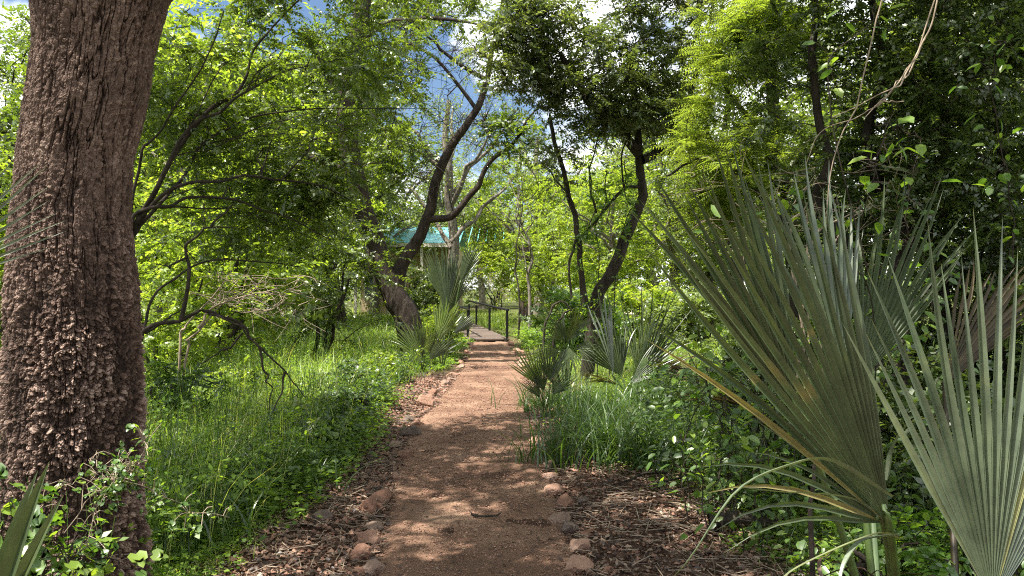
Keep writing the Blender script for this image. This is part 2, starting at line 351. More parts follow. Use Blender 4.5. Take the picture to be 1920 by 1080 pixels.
def path_mat():
    m, N, L = nodes_of("path_gravel")
    t = N.new("ShaderNodeTexCoord")
    def noise(sc, de, ro):
        n = N.new("ShaderNodeTexNoise"); n.inputs['Scale'].default_value = sc; n.inputs['Detail'].default_value = de; n.inputs['Roughness'].default_value = ro
        L.new(t.outputs['Object'], n.inputs['Vector']); return n.outputs['Fac']
    big = noise(1.3, 5, .6); fine = noise(120, 6, .8)
    a = ramp(N, [(.3, (.12, .070, .048)), (.5, (.205, .125, .086)), (.7, (.33, .22, .155))]); L.new(big, a.inputs['Fac'])
    b = ramp(N, [(.32, (.28, .24, .2)), (.5, (.9, .88, .85)), (.68, (1.5, 1.45, 1.4))]); L.new(fine, b.inputs['Fac'])
    mx = N.new("ShaderNodeMixRGB"); mx.blend_type = 'MULTIPLY'; mx.inputs['Fac'].default_value = .9; L.new(a.outputs[0], mx.inputs['Color1']); L.new(b.outputs[0], mx.inputs['Color2'])
    p = N.new("ShaderNodeBsdfPrincipled"); p.inputs['Roughness'].default_value = .95; p.inputs['Specular IOR Level'].default_value = .15
    L.new(mx.outputs[0], p.inputs['Base Color'])
    bp = N.new("ShaderNodeBump"); bp.inputs['Strength'].default_value = .8; bp.inputs['Distance'].default_value = .012; L.new(fine, bp.inputs['Height'])
    bp2 = N.new("ShaderNodeBump"); bp2.inputs['Strength'].default_value = .6; bp2.inputs['Distance'].default_value = .05; L.new(noise(14, 6, .65), bp2.inputs['Height'])
    L.new(bp.outputs[0], bp2.inputs['Normal']); L.new(bp2.outputs[0], p.inputs['Normal'])
    o = N.new("ShaderNodeOutputMaterial"); L.new(p.outputs[0], o.inputs['Surface']); return m
ny = 620; ys = 1.6 + (22.45 - 1.6) * np.linspace(0, 1, ny) ** 1.3; nxp = 41
uu = np.linspace(-1, 1, nxp)
lf = path_l(ys) + (fbm(ys * 1.7, ys * 0 + 3) - .5) * .22 - .04; rt = path_r(ys) + (fbm(ys * 1.7, ys * 0 + 9) - .5) * .22 + .04
xx = lf[:, None] + (rt - lf)[:, None] * (uu[None] + 1) / 2; yy = np.broadcast_to(ys[:, None], xx.shape)
zz = height(xx, yy) + .016 - .03 * np.clip(np.abs(uu) - .88, 0, 1)[None] / .12 + (fbm(xx * 9, yy * 9, o=3) - .5) * .012
zz = zz + (fbm(xx * 1.6, yy * 3.0, o=2) - .5) * .035 * (1 - uu ** 4) - .012 * np.clip(fbm(xx * 5 + 3, yy * 5, o=2) - .55, 0, 1) / .2
i = (np.arange(ny - 1)[:, None] * nxp + np.arange(nxp - 1)[None]).ravel()
path = build("path", Geo().add(np.stack([xx, yy, zz], -1), q=np.stack([i, i + 1, i + nxp + 1, i + nxp], 1)), path_mat()); path["kind"] = "structure"

# far clearing of bare sand seen through the trees on the right
g = Geo(); n = 48; a = np.linspace(0, 2 * np.pi, n, endpoint=False); c = P(1236, 484, 60)
rr = 1 + .25 * np.sin(a * 3) + .1 * np.sin(a * 7)
g.add(np.concatenate([[[11.8, 44, .12]], np.stack([11.8 + 6.5 * rr * np.cos(a), 44 + 9 * rr * np.sin(a), .12 + 0 * a], 1)]), t=[[0, 1 + k, 1 + (k + 1) % n] for k in range(n)])
cl = build("clearing", g, rough_mat('pale_sand', [(.3, (.38, .30, .24)), (.7, (.52, .44, .37))], 2, 6, .3, .03)); cl["kind"] = "structure"

# ------------------------------------------------------------------ big flaky trunk on the left
TY = 3.4
prof = [(-260, 215, 150), (-60, 200, 150), (0, 190, 128), (50, 186, 120), (100, 179, 112), (200, 162, 113), (300, 141, 108), (400, 134, 111), (540, 140, 125), (700, 139, 129), (900, 137, 132), (1080, 142, 138), (1170, 142, 150), (1215, 142, 192), (1260, 142, 225)]
pz = np.array([CAM[2] - (p[0] - 540) / FPX * TY for p in prof])[::-1]
pcx = np.array([(p[1] - 960) / FPX * TY for p in prof])[::-1]; prd = np.array([p[2] / FPX * TY for p in prof])[::-1]
def cells(u, v, seed):
    """F1, F2 distance and the id and offset of the nearest cell in a jittered lattice"""
    iu, iv = np.floor(u), np.floor(v); f1 = np.full(u.shape, 9.); f2 = np.full(u.shape, 9.); cid = np.zeros(u.shape); ou = np.zeros(u.shape); ov = np.zeros(u.shape)
    for a in (-1, 0, 1):
        for b in (-1, 0, 1):
            cu, cv = iu + a, iv + b; h1 = _hash(cu, cv, cu * 0 + seed); h2 = _hash(cu, cv, cu * 0 + seed + 1)
            du = u - cu - .1 - .8 * h1; dv = v - cv - .1 - .8 * h2; d = np.sqrt(du * du + dv * dv)
            cl_ = d < f1
            f2 = np.where(cl_, f1, np.minimum(f2, d)); f1 = np.where(cl_, d, f1); cid = np.where(cl_, _hash(cu, cv, cu * 0 + seed + 2), cid)
            ou = np.where(cl_, du, ou); ov = np.where(cl_, dv, ov)
    return f1, f2, cid, ou, ov
nth, nz = 840, 1280
z = np.linspace(-.12, 3.45, nz); th = np.linspace(0, 2 * np.pi, nth, endpoint=False)
Z, TH = np.meshgrid(z, th, indexing='ij'); R0 = np.interp(Z, pz, prd); CX = np.interp(Z, pz, pcx)
s_ = TH * .32
cx3, sx3 = np.cos(TH), np.sin(TH)
lum = (fbm(cx3 * 1.6 + 4, sx3 * 1.6, Z * 1.3) - .5)
wu = (fbm(cx3 * 6, sx3 * 6, Z * 7, 3) - .5) * .05; wv = (fbm(cx3 * 6 + 9, sx3 * 6, Z * 7, 3) - .5) * .07
up = np.clip((Z - 1.35) / .7 + (fbm(cx3 * 2, sx3 * 2, Z * 2) - .5) * 1.6, 0, 1)     # 1 = fissured upper bark, 0 = flaky lower bark
f1a, f2a, ca, oua, ova = cells((s_ + wu) / .042, (Z + wv) / .17, 11)
f1b, f2b, cb, oub, ovb = cells((s_ + wu * .6) / .022, (Z + wv * .6) / .019, 23)
f1c, f2c, cc, ouc, ovc = cells((s_ + wu) / .012, (Z + wv) / .011, 37)
pa = np.clip((f2a - f1a) / .22, 0, 1); pb = np.clip((f2b - f1b) / .16, 0, 1); pc = np.clip((f2c - f1c) / .16, 0, 1)
fine = fbm(cx3 * 22, sx3 * 22, Z * 60, 3) - .5
fz1 = np.abs(fbm(cx3 * 7 + 3 + wu * 8, sx3 * 7, Z * 3.8 + wv * 9, 4) - .5); fz2 = np.abs(fbm(cx3 * 13 + 8 + wu * 10, sx3 * 13, Z * 10 + wv * 12, 3) - .5)
fis = np.clip(fz1 / .032, 0, 1) ** .8; fis2 = np.clip(fz2 / .04, 0, 1)
H_up = fis * .017 + fis2 * .005 + pc * (.0015 + .003 * cc) + (cb - .4) * .007 * pb
patch = fbm(cx3 * 3 + 7, sx3 * 3, Z * 4.5, 3)
H_lo = (.35 + .65 * pb) * (.003 + cb * .021) + ovb * .008 * np.where(cb > .3, -1, .2) + pc * (.003 + .007 * cc) - ovc * .003 + (pa * .008)
H_lo = H_lo * np.clip(.45 + (patch - .35) * 2.6, .35, 1.25)
H_lo = H_lo * (.40 + .60 * fis)
Hh = H_up * up + H_lo * (1 - up) + fine * .005 + lum * .05
Rr = R0 * .885 - .018 + Hh * (1 + 0 * R0)
flute = .012 * np.sin(TH * 5 + 1.2) * np.clip(1 - Z / .9, 0, 1) * 3
Rr = Rr + flute
V = np.stack([CX + Rr * np.cos(TH), TY + Rr * np.sin(TH) * .95, Z], -1)
i0 = (np.arange(nz - 1)[:, None] * nth + np.arange(nth)[None]); i1 = (np.arange(nz - 1)[:, None] * nth + (np.arange(nth)[None] + 1) % nth)
q = np.stack([i0, i1, i1 + nth, i0 + nth], -1).reshape(-1, 4)
flk = np.clip((Hh - lum * .05) / .032, 0, 1)
colr = np.clip(up * (.07 + .34 * fis + .16 * fis2 + .26 * (cc - .5) + .2 * (cb - .5) + .5 * (patch - .4)) + (1 - up) * (.10 + .50 * flk + .36 * (cb - .5) + .3 * (cc - .5) + .5 * (patch - .4)), 0, 1)
def trunk_mat():
    m, N, L = nodes_of("flaky_bark")
    at = N.new("ShaderNodeAttribute"); at.attribute_name = "rnd"; t = N.new("ShaderNodeTexCoord")
    n = N.new("ShaderNodeTexNoise"); n.inputs['Scale'].default_value = 28; n.inputs['Detail'].default_value = 8; n.inputs['Roughness'].default_value = .7; L.new(t.outputs['Object'], n.inputs['Vector'])
    mm = N.new("ShaderNodeMix"); mm.inputs[0].default_value = .35; L.new(at.outputs['Fac'], mm.inputs[2]); L.new(n.outputs['Fac'], mm.inputs[3])
    c = ramp(N, [(.1, (.010, .005, .0035)), (.3, (.028, .016, .011)), (.46, (.066, .041, .030)), (.64, (.135, .088, .067)), (.84, (.30, .215, .17))]); L.new(mm.outputs[0], c.inputs['Fac'])
    p = N.new("ShaderNodeBsdfPrincipled"); p.inputs['Roughness'].default_value = .85; p.inputs['Specular IOR Level'].default_value = .25; L.new(c.outputs[0], p.inputs['Base Color'])
    n2 = N.new("ShaderNodeTexNoise"); n2.inputs['Scale'].default_value = 90; n2.inputs['Detail'].default_value = 6; L.new(t.outputs['Object'], n2.inputs['Vector'])
    b = N.new("ShaderNodeBump"); b.inputs['Strength'].default_value = .7; b.inputs['Distance'].default_value = .006; L.new(n2.outputs['Fac'], b.inputs['Height']); L.new(b.outputs[0], p.inputs['Normal'])
    o = N.new("ShaderNodeOutputMaterial"); L.new(p.outputs[0], o.inputs['Surface']); return m
M['flaky'] = trunk_mat()
big_base = np.array([pcx[1], TY, 0.0])
big = thing("large_tree", "massive thick trunk with brown flaky peeling bark rising at the left of the path", "tree", big_base)
gt_ = Geo().add(V, q=q, r=colr.ravel())
build("trunk", gt_, M['flaky'], big, big_base, smooth=False)
gb = Geo(); top = np.array([np.interp(3.3, pz, pcx), TY, 3.2])
limbs = [([top + [0.04, 0, -.1], top + [.38, -.05, .5], top + [1.0, -.2, 1.5], top + [1.9, -.3, 2.7], top + [2.7, .2, 3.7]], .19, .05),
         ([top + [-.04, .05, -.1], top + [-.16, .15, .7], top + [-.5, .3, 1.9], top + [-1.0, .4, 3.2]], .19, .05),
         ([top + [0, .05, -.2], top + [.1, .5, .9], top + [.3, 1.6, 2.2], top + [.9, 2.9, 3.3]], .17, .04)]
nodes = []
for pts, a, b in limbs:
    p = spline(pts, 22, .03); tubes(gb, p, np.linspace(a, b, 22), 16, wob=.12); nodes.append(p[6:])
kn = spline([top + [-.14, -.03, -.36], top + [-.27, -.05, -.27], top + [-.34, -.06, -.15], top + [-.40, -.05, .15]], 10); tubes(gb, kn, np.linspace(.075, .035, 10), 12, wob=.15)
build("limbs", gb, M['bark_dark'], big, big_base)
C = np.concatenate([top + np.array([1.7, 2.2, 2.4]) + rng.normal(0, 1, (74, 3)) * [1.7, 1.9, .7], top + np.array([-.9, .2, 3]) + rng.normal(0, 1, (22, 3)) * [1.0, 1.3, .6]])
C = np.concatenate([C, np.array([-4.3, 5.0, 6.3]) + rng.normal(0, 1, (58, 3)) * [1.1, 1.2, .5], np.array([-5.2, 5.9, 6.7]) + rng.normal(0, 1, (34, 3)) * [1.0, 1.2, .5], np.array([-.6, 3.4, 5.4]) + rng.normal(0, 1, (30, 3)) * [1.1, 1.0, .4], np.array([-2.6, 3.0, 5.6]) + rng.normal(0, 1, (40, 3)) * [1.2, .8, .5]])  # extra crown clumps above the frame, added to shade path and near meadow
C = C[C[:, 2] > CAM[2] + .46 * np.maximum(C[:, 1], .5) + .55]
_t = (C[:, 2] - 1.4) / SUN_DIR[2]; _d = np.hypot(C[:, 0] + 2.0 - SUN_DIR[0] * _t, C[:, 1] - 3.0 - SUN_DIR[1] * _t); C = C[_d > 1.0]  # leaves a gap in the crown so sunlight reaches the trunk
gl = Geo(); gb = Geo(); connect(gb, np.concatenate(nodes), C, .006, .014)
sprays(gl, gb, C, U(.45, .75, len(C)), 10, 24, .075, 'quad')
build("branches", gb, M['twig'], big, big_base); build("crown", gl, M['leaf_mid'], big, big_base)

# ------------------------------------------------------------------ trees and shrubs
def smooth_limb(pts, r0, r1, n=None, jit=.03, sides=10, g=None, wob=.12, power=1.0):
    n = n or max(10, len(pts) * 7)
    p = spline(pts, n, jit); tubes(g, p, r1 + (r0 - r1) * (1 - np.linspace(0, 1, n)) ** power, sides, wob=wob); return p
def make_tree(name, label, cat, base, limbs, C, R, twigs, per, size, leaf, bark, group=None, kind='quad', conn=(.004, .010), twig_mat='twig', sag=.08, bare=None, **kw):
    """limbs: (points, r0, r1). thing > trunk, branches, crown"""
    t = thing(name, label, cat, base, group); gb = Geo(); nodes = []
    for l in limbs:
        nodes.append(smooth_limb([np.asarray(p) for p in l[0]], l[1], l[2], g=gb, jit=l[3] if len(l) > 3 else .018)[3:])
    build("trunk", gb, M[bark], t, base)
    if len(C):
        g1 = Geo(); g2 = Geo(); R = np.broadcast_to(np.asarray(R, float), (len(C),)) * U(.75, 1.25, len(C))
        connect(g2, np.concatenate(nodes), C, *conn, sag=sag)
        sprays(g1, g2, C, R, twigs, per, size, kind, **kw)
        if bare is not None:
            connect(g2, np.concatenate(nodes), bare, .004, .012, .02, .12); sprays(Geo(), g2, bare, np.full(len(bare), .55), 9, 1, .01, twr=.006, flat=.9, droop=.05)
        build("branches", g2, M[twig_mat], t, base); build("crown", g1, M[leaf], t, base)
    return t
def gp(px, Y, dz=-.08):
    x = (px - 960) / FPX * Y; return np.array([x, Y, gz(x, Y) + dz])

# spreading shrub behind the big trunk, its stems arching over the meadow
b0 = gp(168, 5.6)
st = [([b0, P(215, 560, 5.6), P(245, 435, 5.6), P(300, 340, 5.7), P(390, 215, 5.9), P(450, 160, 6.1), P(480, 85, 6.2), P(560, 0, 6.4)], .028, .006),
      ([P(240, 450, 5.6), P(285, 365, 5.5), P(350, 250, 5.6), P(440, 185, 5.8), P(520, 140, 6.2), P(640, 110, 6.6)], .018, .004),
      ([P(242, 445, 5.6), P(330, 345, 5.9), P(420, 240, 6.2), P(560, 208, 6.6), P(800, 203, 7.0)], .015, .003),
      ([b0 + [.05, 0, 0], P(238, 600, 5.6), P(243, 425, 5.5), P(300, 380, 5.5), P(400, 370, 5.7), P(520, 400, 6.2), P(620, 450, 6.8)], .02, .004),
      ([P(244, 428, 5.55), P(330, 350, 5.5), P(460, 330, 5.9), P(600, 350, 6.5), P(700, 400, 7)], .016, .004),
      ([P(242, 430, 5.55), P(262, 300, 5.5), P(300, 240, 5.5), P(380, 120, 5.6), P(420, 20, 5.7)], .012, .004),
      ([P(265, 640, 5.6), P(290, 560, 5.7), P(360, 500, 6), P(470, 490, 6.4), P(560, 500, 6.8)], .012, .004)]
_st0 = [np.array(l[0]) for l in st[:5]]
for k in range(15):
    p_ = spline(_st0[k % 5], 30); o_ = p_[int(U(11, 22))]; tx, ty = U(300, 760), U(-40, 480); e_ = P(tx, ty, U(5.8, 7)); e_ = o_ + (e_ - o_) * min(1, 1.3 / np.linalg.norm(e_ - o_)); m_ = (o_ + e_) / 2 + [U(-.1, .1), 0, U(.03, .22)]
    st.append(([o_, m_, e_], U(.004, .008), .0018, .03))
C = np.concatenate([blob(500, 160, 6.8, 1.35, .85, 1.1, 110, .42, 1.6), blob(600, 370, 7.2, .75, .6, .8, 74, .38, 1.6), blob(345, 190, 6.4, .5, .75, .8, 34, .45, 1.6), blob(400, 400, 6.6, .8, .35, .7, 20, .45, 1.6), blob(680, 130, 8.0, .7, .8, .8, 44, .42, 1.4), blob(560, -10, 7.0, 1.1, .4, .7, 34, .4, 1.5)])
pxp = 960 + C[:, 0] / C[:, 1] * FPX; pyp = 540 - (C[:, 2] - 1.6) / C[:, 1] * FPX
C = C[~((pxp > 300) & (pxp < 450) & (pyp < 75)) & (pxp < 800) & ~((pxp > 680) & (pyp > 300))]
make_tree("spreading_shrub", "tall shrub with dark arching stems and small leaves spreading from behind the big trunk", "shrub", b0, st, C, .33, 9, 26, .040, 'leaf_mid', 'twig', conn=(.0025, .006), twr=.0016, flat=.55, droop=.3, up=.1)

# crooked dead branches low over the meadow
b1 = gp(150, 5.0)
t = thing("bare_branch", "crooked nearly bare dark branch arching over the sunlit meadow beside the big trunk", "branch", b1)
g = Geo()
smooth_limb([b1, P(200, 700, 4.9), P(272, 622, 4.8), P(340, 600, 4.8), P(392, 588, 4.8), P(450, 606, 4.9), P(490, 655, 4.9), P(540, 705, 5), P(572, 745, 5)], .018, .003, g=g, jit=.012, sides=7)
for pts in ([P(392, 588, 4.8), P(430, 600, 4.7), P(470, 630, 4.7), P(492, 635, 4.7)], [P(486, 650, 4.9), P(500, 700, 4.9), P(508, 720, 4.9), P(505, 770, 4.9)], [P(534, 698, 5), P(528, 740, 5), P(510, 775, 5)],
            [P(272, 625, 4.8), P(310, 600, 4.9), P(335, 585, 4.9), P(350, 560, 4.9)], [P(340, 600, 4.8), P(352, 540, 4.8), P(352, 480, 4.8), P(365, 445, 4.8), P(395, 425, 4.8), P(450, 428, 4.9)],
            [P(455, 625, 4.9), P(420, 655, 4.9), P(370, 685, 4.9)], [P(395, 425, 4.8), P(420, 400, 4.8), P(440, 380, 4.8)], [P(352, 480, 4.8), P(320, 500, 4.8), P(290, 495, 4.8)]):
    smooth_limb(pts, .009 if len(pts) < 6 else .016, .0025, g=g, jit=.012, sides=5)
build("stem", g, M['twig'], t, b1)
g = Geo(); cc_ = np.array([P(560, 555, 5), P(590, 575, 5), P(545, 600, 5.05), P(580, 590, 4.9), P(560, 760, 5), P(590, 790, 5.1)]); sprays(g, None, cc_, np.full(6, .10), 4, 8, .04, 'oval'); build("leaves", g, M['leaf_mid'], t, b1)

# forked tree leaning over the palm, left of the bridge
b2 = gp(800, 16)
L2 = [([b2 + [-.2, 0, 0], P(764, 600, 16), P(738, 550, 16), P(716, 500, 16), P(702, 455, 16), P(682, 400, 15.8), P(665, 330, 15.6), P(650, 250, 15.4), P(655, 150, 15.2), P(672, 60, 15), P(685, -20, 15)], .29, .15, .02),
      ([P(742, 540, 16), P(752, 500, 16), P(775, 462, 16), P(800, 415, 15.9), P(815, 340, 15.8), P(850, 270, 15.7), P(890, 215, 15.6), P(915, 150, 15.5), P(922, 90, 15.4), P(940, 20, 15.3), P(945, -60, 15.2)], .16, .02, .02),
      ([P(803, 412, 15.9), P(850, 402, 15.7), P(893, 350, 15.5), P(920, 305, 15.4), P(965, 265, 15.3), P(985, 230, 15.2), P(1010, 200, 15.1)], .08, .012, .02),
      ([P(915, 150, 15.5), P(870, 125, 15.4), P(830, 95, 15.4), P(790, 60, 15.3), P(760, 20, 15.2)], .05, .01, .03),
      ([P(893, 205, 15.6), P(860, 160, 15.5), P(810, 105, 15.4), P(765, 80, 15.4), P(730, 70, 15.3)], .045, .01, .03),
      ([P(660, 90, 15.1), P(720, 45, 15), P(800, 35, 15), P(880, 42, 15), P(930, 60, 15)], .07, .01, .03),
      ([P(655, 200, 15.3), P(610, 140, 15.2), P(570, 60, 15)], .1, .04, .03), ([P(670, 330, 15.6), P(560, 290, 15.2), P(470, 280, 15)], .08, .03, .03)]
C = np.concatenate([blob(600, 110, 18.5, 2.6, 2.0, 1.2, 105, .45, .9), blob(790, 10, 16, 1.6, .6, 1.3, 22, .45, .9), blob(760, 300, 17, .8, .9, .8, 22, .48, 1.0), blob(510, 220, 18.6, 1.8, 1.6, .9, 26, .45, .8), blob(960, 250, 15.3, .6, .5, .5, 12, .4)])
_px = 960 + C[:, 0] / C[:, 1] * FPX; _py = 540 - (C[:, 2] - 1.6) / C[:, 1] * FPX; C = C[~((_px > 765) & (_px < 925) & (_py > 55) & (_py < 190))]
make_tree("leaning_tree", "forked tree with thick dark leaning trunk behind the fan palm left of the footbridge", "tree", b2, L2, C, .58, 9, 22, .085, 'leaf_mid', 'bark_brown', conn=(.008, .012), twr=.004, bare=np.concatenate([blob(810, 100, 15.4, 1.1, .9, .8, 34), blob(900, 230, 15.5, .8, .8, .6, 16), blob(790, 300, 15.8, .6, .9, .6, 12)]))

# leaning tree right of the path with dark glossy canopy
b3 = gp(1098, 12.6)
L3 = [([b3, P(1118, 570, 12.6), P(1145, 510, 12.6), P(1175, 440, 12.6), P(1200, 385, 12.6), P(1200, 330, 12.6), P(1197, 270, 12.5), P(1190, 180, 12.4), P(1180, 100, 12.3)], .12, .045, .02),
      ([P(1200, 290, 12.5), P(1160, 245, 12.4), P(1120, 200, 12.2), P(1090, 160, 12.0), P(1050, 100, 11.9)], .09, .04, .03),
      ([P(1203, 300, 12.5), P(1225, 290, 12.6), P(1258, 275, 12.6), P(1285, 235, 12.6), P(1300, 150, 12.6), P(1345, 60, 12.6)], .08, .04, .03),
      ([P(1100, 580, 12.4), P(1088, 500, 12.4), P(1085, 430, 12.4), P(1065, 350, 12.4), P(1045, 280, 12.3), P(1030, 220, 12.2)], .055, .03, .03),
      ([P(1195, 350, 12.5), P(1168, 355, 12.4), P(1130, 400, 12.3), P(1085, 450, 12.3), P(1068, 500, 12.2), P(1072, 560, 12.2)], .028, .018, .02),
      ([P(1118, 400, 12.3), P(1105, 340, 12.3), P(1120, 260, 12.3)], .02, .01, .02), ([P(1085, 430, 12.4), P(1060, 360, 12.4), P(1010, 300, 12.3)], .02, .01, .03),
      ([P(1170, 355, 12.4), P(1165, 300, 12.4), P(1180, 240, 12.4)], .018, .01, .02)]
C = np.concatenate([blob(1090, 60, 12, 2.1, 1.2, 1.1, 120, .38, 1.7), blob(1270, 90, 12.2, 1.0, 1.2, .9, 66, .40, 1.5), blob(985, 80, 11.8, .6, 1.0, .6, 60), blob(1040, 130, 12.2, .9, .7, .5, 34), blob(1160, 210, 12.3, 1.2, .5, .7, 36, .4, 1.5), blob(1240, -20, 12, 1.5, .5, .8, 50, .3, 1.5), blob(1130, 190, 12, 1.0, .5, .8, 44, .35, 1.1), blob(1060, 300, 12.2, .5, .4, .5, 8, .3), blob(1250, 230, 12.4, .5, .5, .5, 10, .3)])
make_tree("glossy_tree", "leaning tree on the right of the path carrying a dense dark glossy canopy", "tree", b3, L3, C, .42, 7, 20, .075, 'leaf_dark', 'bark_dark', kind='slim', conn=(.006, .011), twr=.003, wid=1.5)
# creepers climbing that tree
g = Geo(); g2 = Geo(); b = gp(1118, 12.3)
for pts in ([gp(1120, 12.3), P(1125, 480, 12.3), P(1128, 400, 12.3), P(1138, 320, 12.2)], [gp(1140, 12.3), P(1165, 440, 12.3), P(1172, 380, 12.3), P(1170, 300, 12.2)], [gp(1100, 12.2), P(1095, 470, 12.2), P(1110, 420, 12.2), P(1105, 330, 12.2)]):
    p = spline(pts, 30, .06); tubes(g2, p, np.full(30, .008), 4); c = p[rng.integers(4, 30, 60)] + rng.normal(0, .05, (60, 3)); sprays(g, None, c, np.full(60, .12), 2, 5, .06, 'quad')
t = thing("climbing_creeper", "leafy creeper climbing the leaning tree right of the path", "creeper", b); build("stem", g2, M['twig'], t, b); build("leaves", g, M['leaf_vine'], t, b)

# thin saplings near the bridge
def sapling(label, px, Y, path_px, leaf, n=16, r=.035, h=.5, bark='bark_grey', size=.06):
    b = gp(px, Y); L = [([b] + [P(x, y, Y) for x, y in path_px], r, .008, .03)]
    for k in range(4):
        x, y = path_px[min(len(path_px) - 1, 1 + k % max(1, len(path_px) - 1))]
        L.append(([P(x, y, Y), P(x + U(-30, 30), y - 30, Y + U(-.4, .4)), P(x + U(-55, 55), y - U(60, 110), Y + U(-.6, .6))], r * .45, .004, .03))
    x, y = path_px[-1]; C = blob(x, y + 25, Y, h * 1.5, h * 1.9, h, n, .3, 2)
    return make_tree("sapling", label, "sapling", b, L, C, .3, 6, 9, size, leaf, bark, conn=(.003, .006), twr=.002)
sapling("slender forked sapling with pale stem standing in long grass just beyond the footbridge", 993, 27, [(993, 560), (990, 520), (996, 480), (985, 440), (968, 410), (972, 370), (985, 320)], 'leaf_lime', 14, .075, .8, size=.08)
sapling("thin dark sapling standing between the footbridge and the leaning trees", 972, 24, [(974, 560), (968, 500), (972, 440), (980, 380), (975, 300)], 'leaf_olive', 12, .035, .7, 'bark_dark')

# feathery acacia branches at the right, behind the big palm
def feathers(gl, gt, C, R, n, size, droop=.12):
    N = n * len(C); ci = np.repeat(np.arange(len(C)), n)
    d = rng.normal(0, 1, (N, 3)); d[:, 2] = d[:, 2] * .35 + .05; d[:, 0] -= .5; d = norm(d); L = U(.5, 1.1, N) * R
    K = 5; t = np.linspace(0, 1, K)[None, :, None]
    pts = C[ci][:, None] + L[:, None, None] * (d[:, None] * t - np.array([0, 0, droop * 2]) * t ** 2); tubes(gt, pts, np.broadcast_to(.0022 * (1.1 - .8 * t[..., 0]), (N, K)), 3)
    per = 22; s = (np.arange(per)[None] + .5) / per * .95 + .04 + 0 * U(0, 1, (N, per)); x = s * (K - 1); i = np.minimum(x.astype(int), K - 2); f = (x - i)[..., None]; ar = np.arange(N)[:, None]
    pos = pts[ar, i] * (1 - f) + pts[ar, i + 1] * f; tan = norm(pts[ar, i + 1] - pts[ar, i])
    up = norm(np.array([0, 0, 1.]) + rng.normal(0, .25, (N, 1, 3))) + 0 * tan
    lat = norm(np.cross(tan, up)) * np.where(np.arange(per) % 2, 1, -1)[None, :, None]
    ld = norm(lat + tan * .35 - np.array([0, 0, .12])); base = U(0, 1, N)[:, None] * .5
    sz = size * (1 - .55 * np.abs(s - .45)) * U(.8, 1.1, (N, 1))
    put_leaves(gl, pos.reshape(-1, 3), ld.reshape(-1, 3), (up + rng.normal(0, .1, up.shape)).reshape(-1, 3), sz.reshape(-1), 'slim', (base + U(0, .5, (N, per))).reshape(-1), .75)
b4 = gp(1500, 9.5)
L4 = [([b4, P(1490, 500, 9.5), P(1460, 350, 9.5), P(1450, 200, 9.6), P(1440, 60, 9.6), P(1430, -80, 9.6)], .12, .05, .04), ([P(1470, 420, 9.5), P(1400, 340, 9.3), P(1320, 300, 9.2), P(1250, 330, 9.1)], .04, .012, .03), ([P(1455, 280, 9.5), P(1380, 180, 9.4), P(1330, 130, 9.3)], .04, .012), ([P(1470, 330, 9.5), P(1560, 250, 9.2), P(1620, 200, 9)], .04, .012)]
C = np.concatenate([blob(1350, 300, 9.4, 1.15, .8, 1.1, 110, .36, 1.8), blob(1430, 110, 9.2, .85, 1.0, .9, 80, .38, 1.8), blob(1290, 400, 9.8, .8, .5, .8, 40, .3), blob(1530, 40, 8.8, 1.0, .6, .7, 50, .36, 1.5)])
_px = 960 + C[:, 0] / C[:, 1] * FPX; _py = 540 - (C[:, 2] - 1.6) / C[:, 1] * FPX; C = C[(_px > 1285 + np.clip((_py - 300) * .25, 0, 60))]
t = thing("feathery_acacia", "acacia with fine feathery bright green leaves behind the big fan palm", "tree", b4); gb = Geo(); nd = []
for l in L4: nd.append(smooth_limb(l[0], l[1], l[2], g=gb, jit=.04)[3:])
build("trunk", gb, M['bark_dark'], t, b4); g1 = Geo(); g2 = Geo(); connect(g2, np.concatenate(nd), C, .003, .007); feathers(g1, g2, C, .46, 15, .075); build("branches", g2, M['twig'], t, b4); build("crown", g1, M['leaf_acacia'], t, b4)

# dark thicket on the right
b5 = gp(1800, 6.6)
L5 = [([b5 + [k * .3 - .6, U(-.3, .5), 0], P(1600 + k * 90, 500, 6.6), P(1560 + k * 100, 300, 6.6), P(1530 + k * 115, 60, 6.6), P(1500 + k * 130, -150, 6.6)], .06, .02, .08) for k in range(5)]
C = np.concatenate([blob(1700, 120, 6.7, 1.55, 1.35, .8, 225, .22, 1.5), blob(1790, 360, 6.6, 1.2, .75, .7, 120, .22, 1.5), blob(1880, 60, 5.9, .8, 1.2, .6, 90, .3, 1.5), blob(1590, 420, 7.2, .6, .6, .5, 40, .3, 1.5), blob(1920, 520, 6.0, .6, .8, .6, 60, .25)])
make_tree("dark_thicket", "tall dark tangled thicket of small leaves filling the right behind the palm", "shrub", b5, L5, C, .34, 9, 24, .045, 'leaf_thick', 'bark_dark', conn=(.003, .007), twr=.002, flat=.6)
# unseen tree added past the right edge, crown shaped to shade the right bank
b6 = gp(2080, 8.5)
L6 = [([b6, b6 + [-.1, 0, 1.6], b6 + [-.3, -.1, 3.4], b6 + [-.2, 0, 5.4], b6 + [.3, 0, 7.5]], .22, .1), ([b6 + [-.25, 0, 3], b6 + [-1.4, -.6, 4.7], b6 + [-2.9, -1.4, 5.6], b6 + [-4.6, -2.4, 6.0]], .12, .05), ([b6 + [-.25, 0, 3.4], b6 + [1.2, .6, 5], b6 + [2.4, 1, 6]], .12, .05), ([b6 + [-.2, 0, 4], b6 + [-.9, 1.3, 5.2], b6 + [-1.8, 2.6, 6.2]], .1, .04)]
C = b6 + np.array([-3.6, -2.4, 5.9]) + rng.normal(0, 1, (230, 3)) * [2.3, 2.3, .6]; C = C[(C[:, 0] > -.9) & (C[:, 2] > 2.1 + .46 * np.maximum(C[:, 1], .5))]
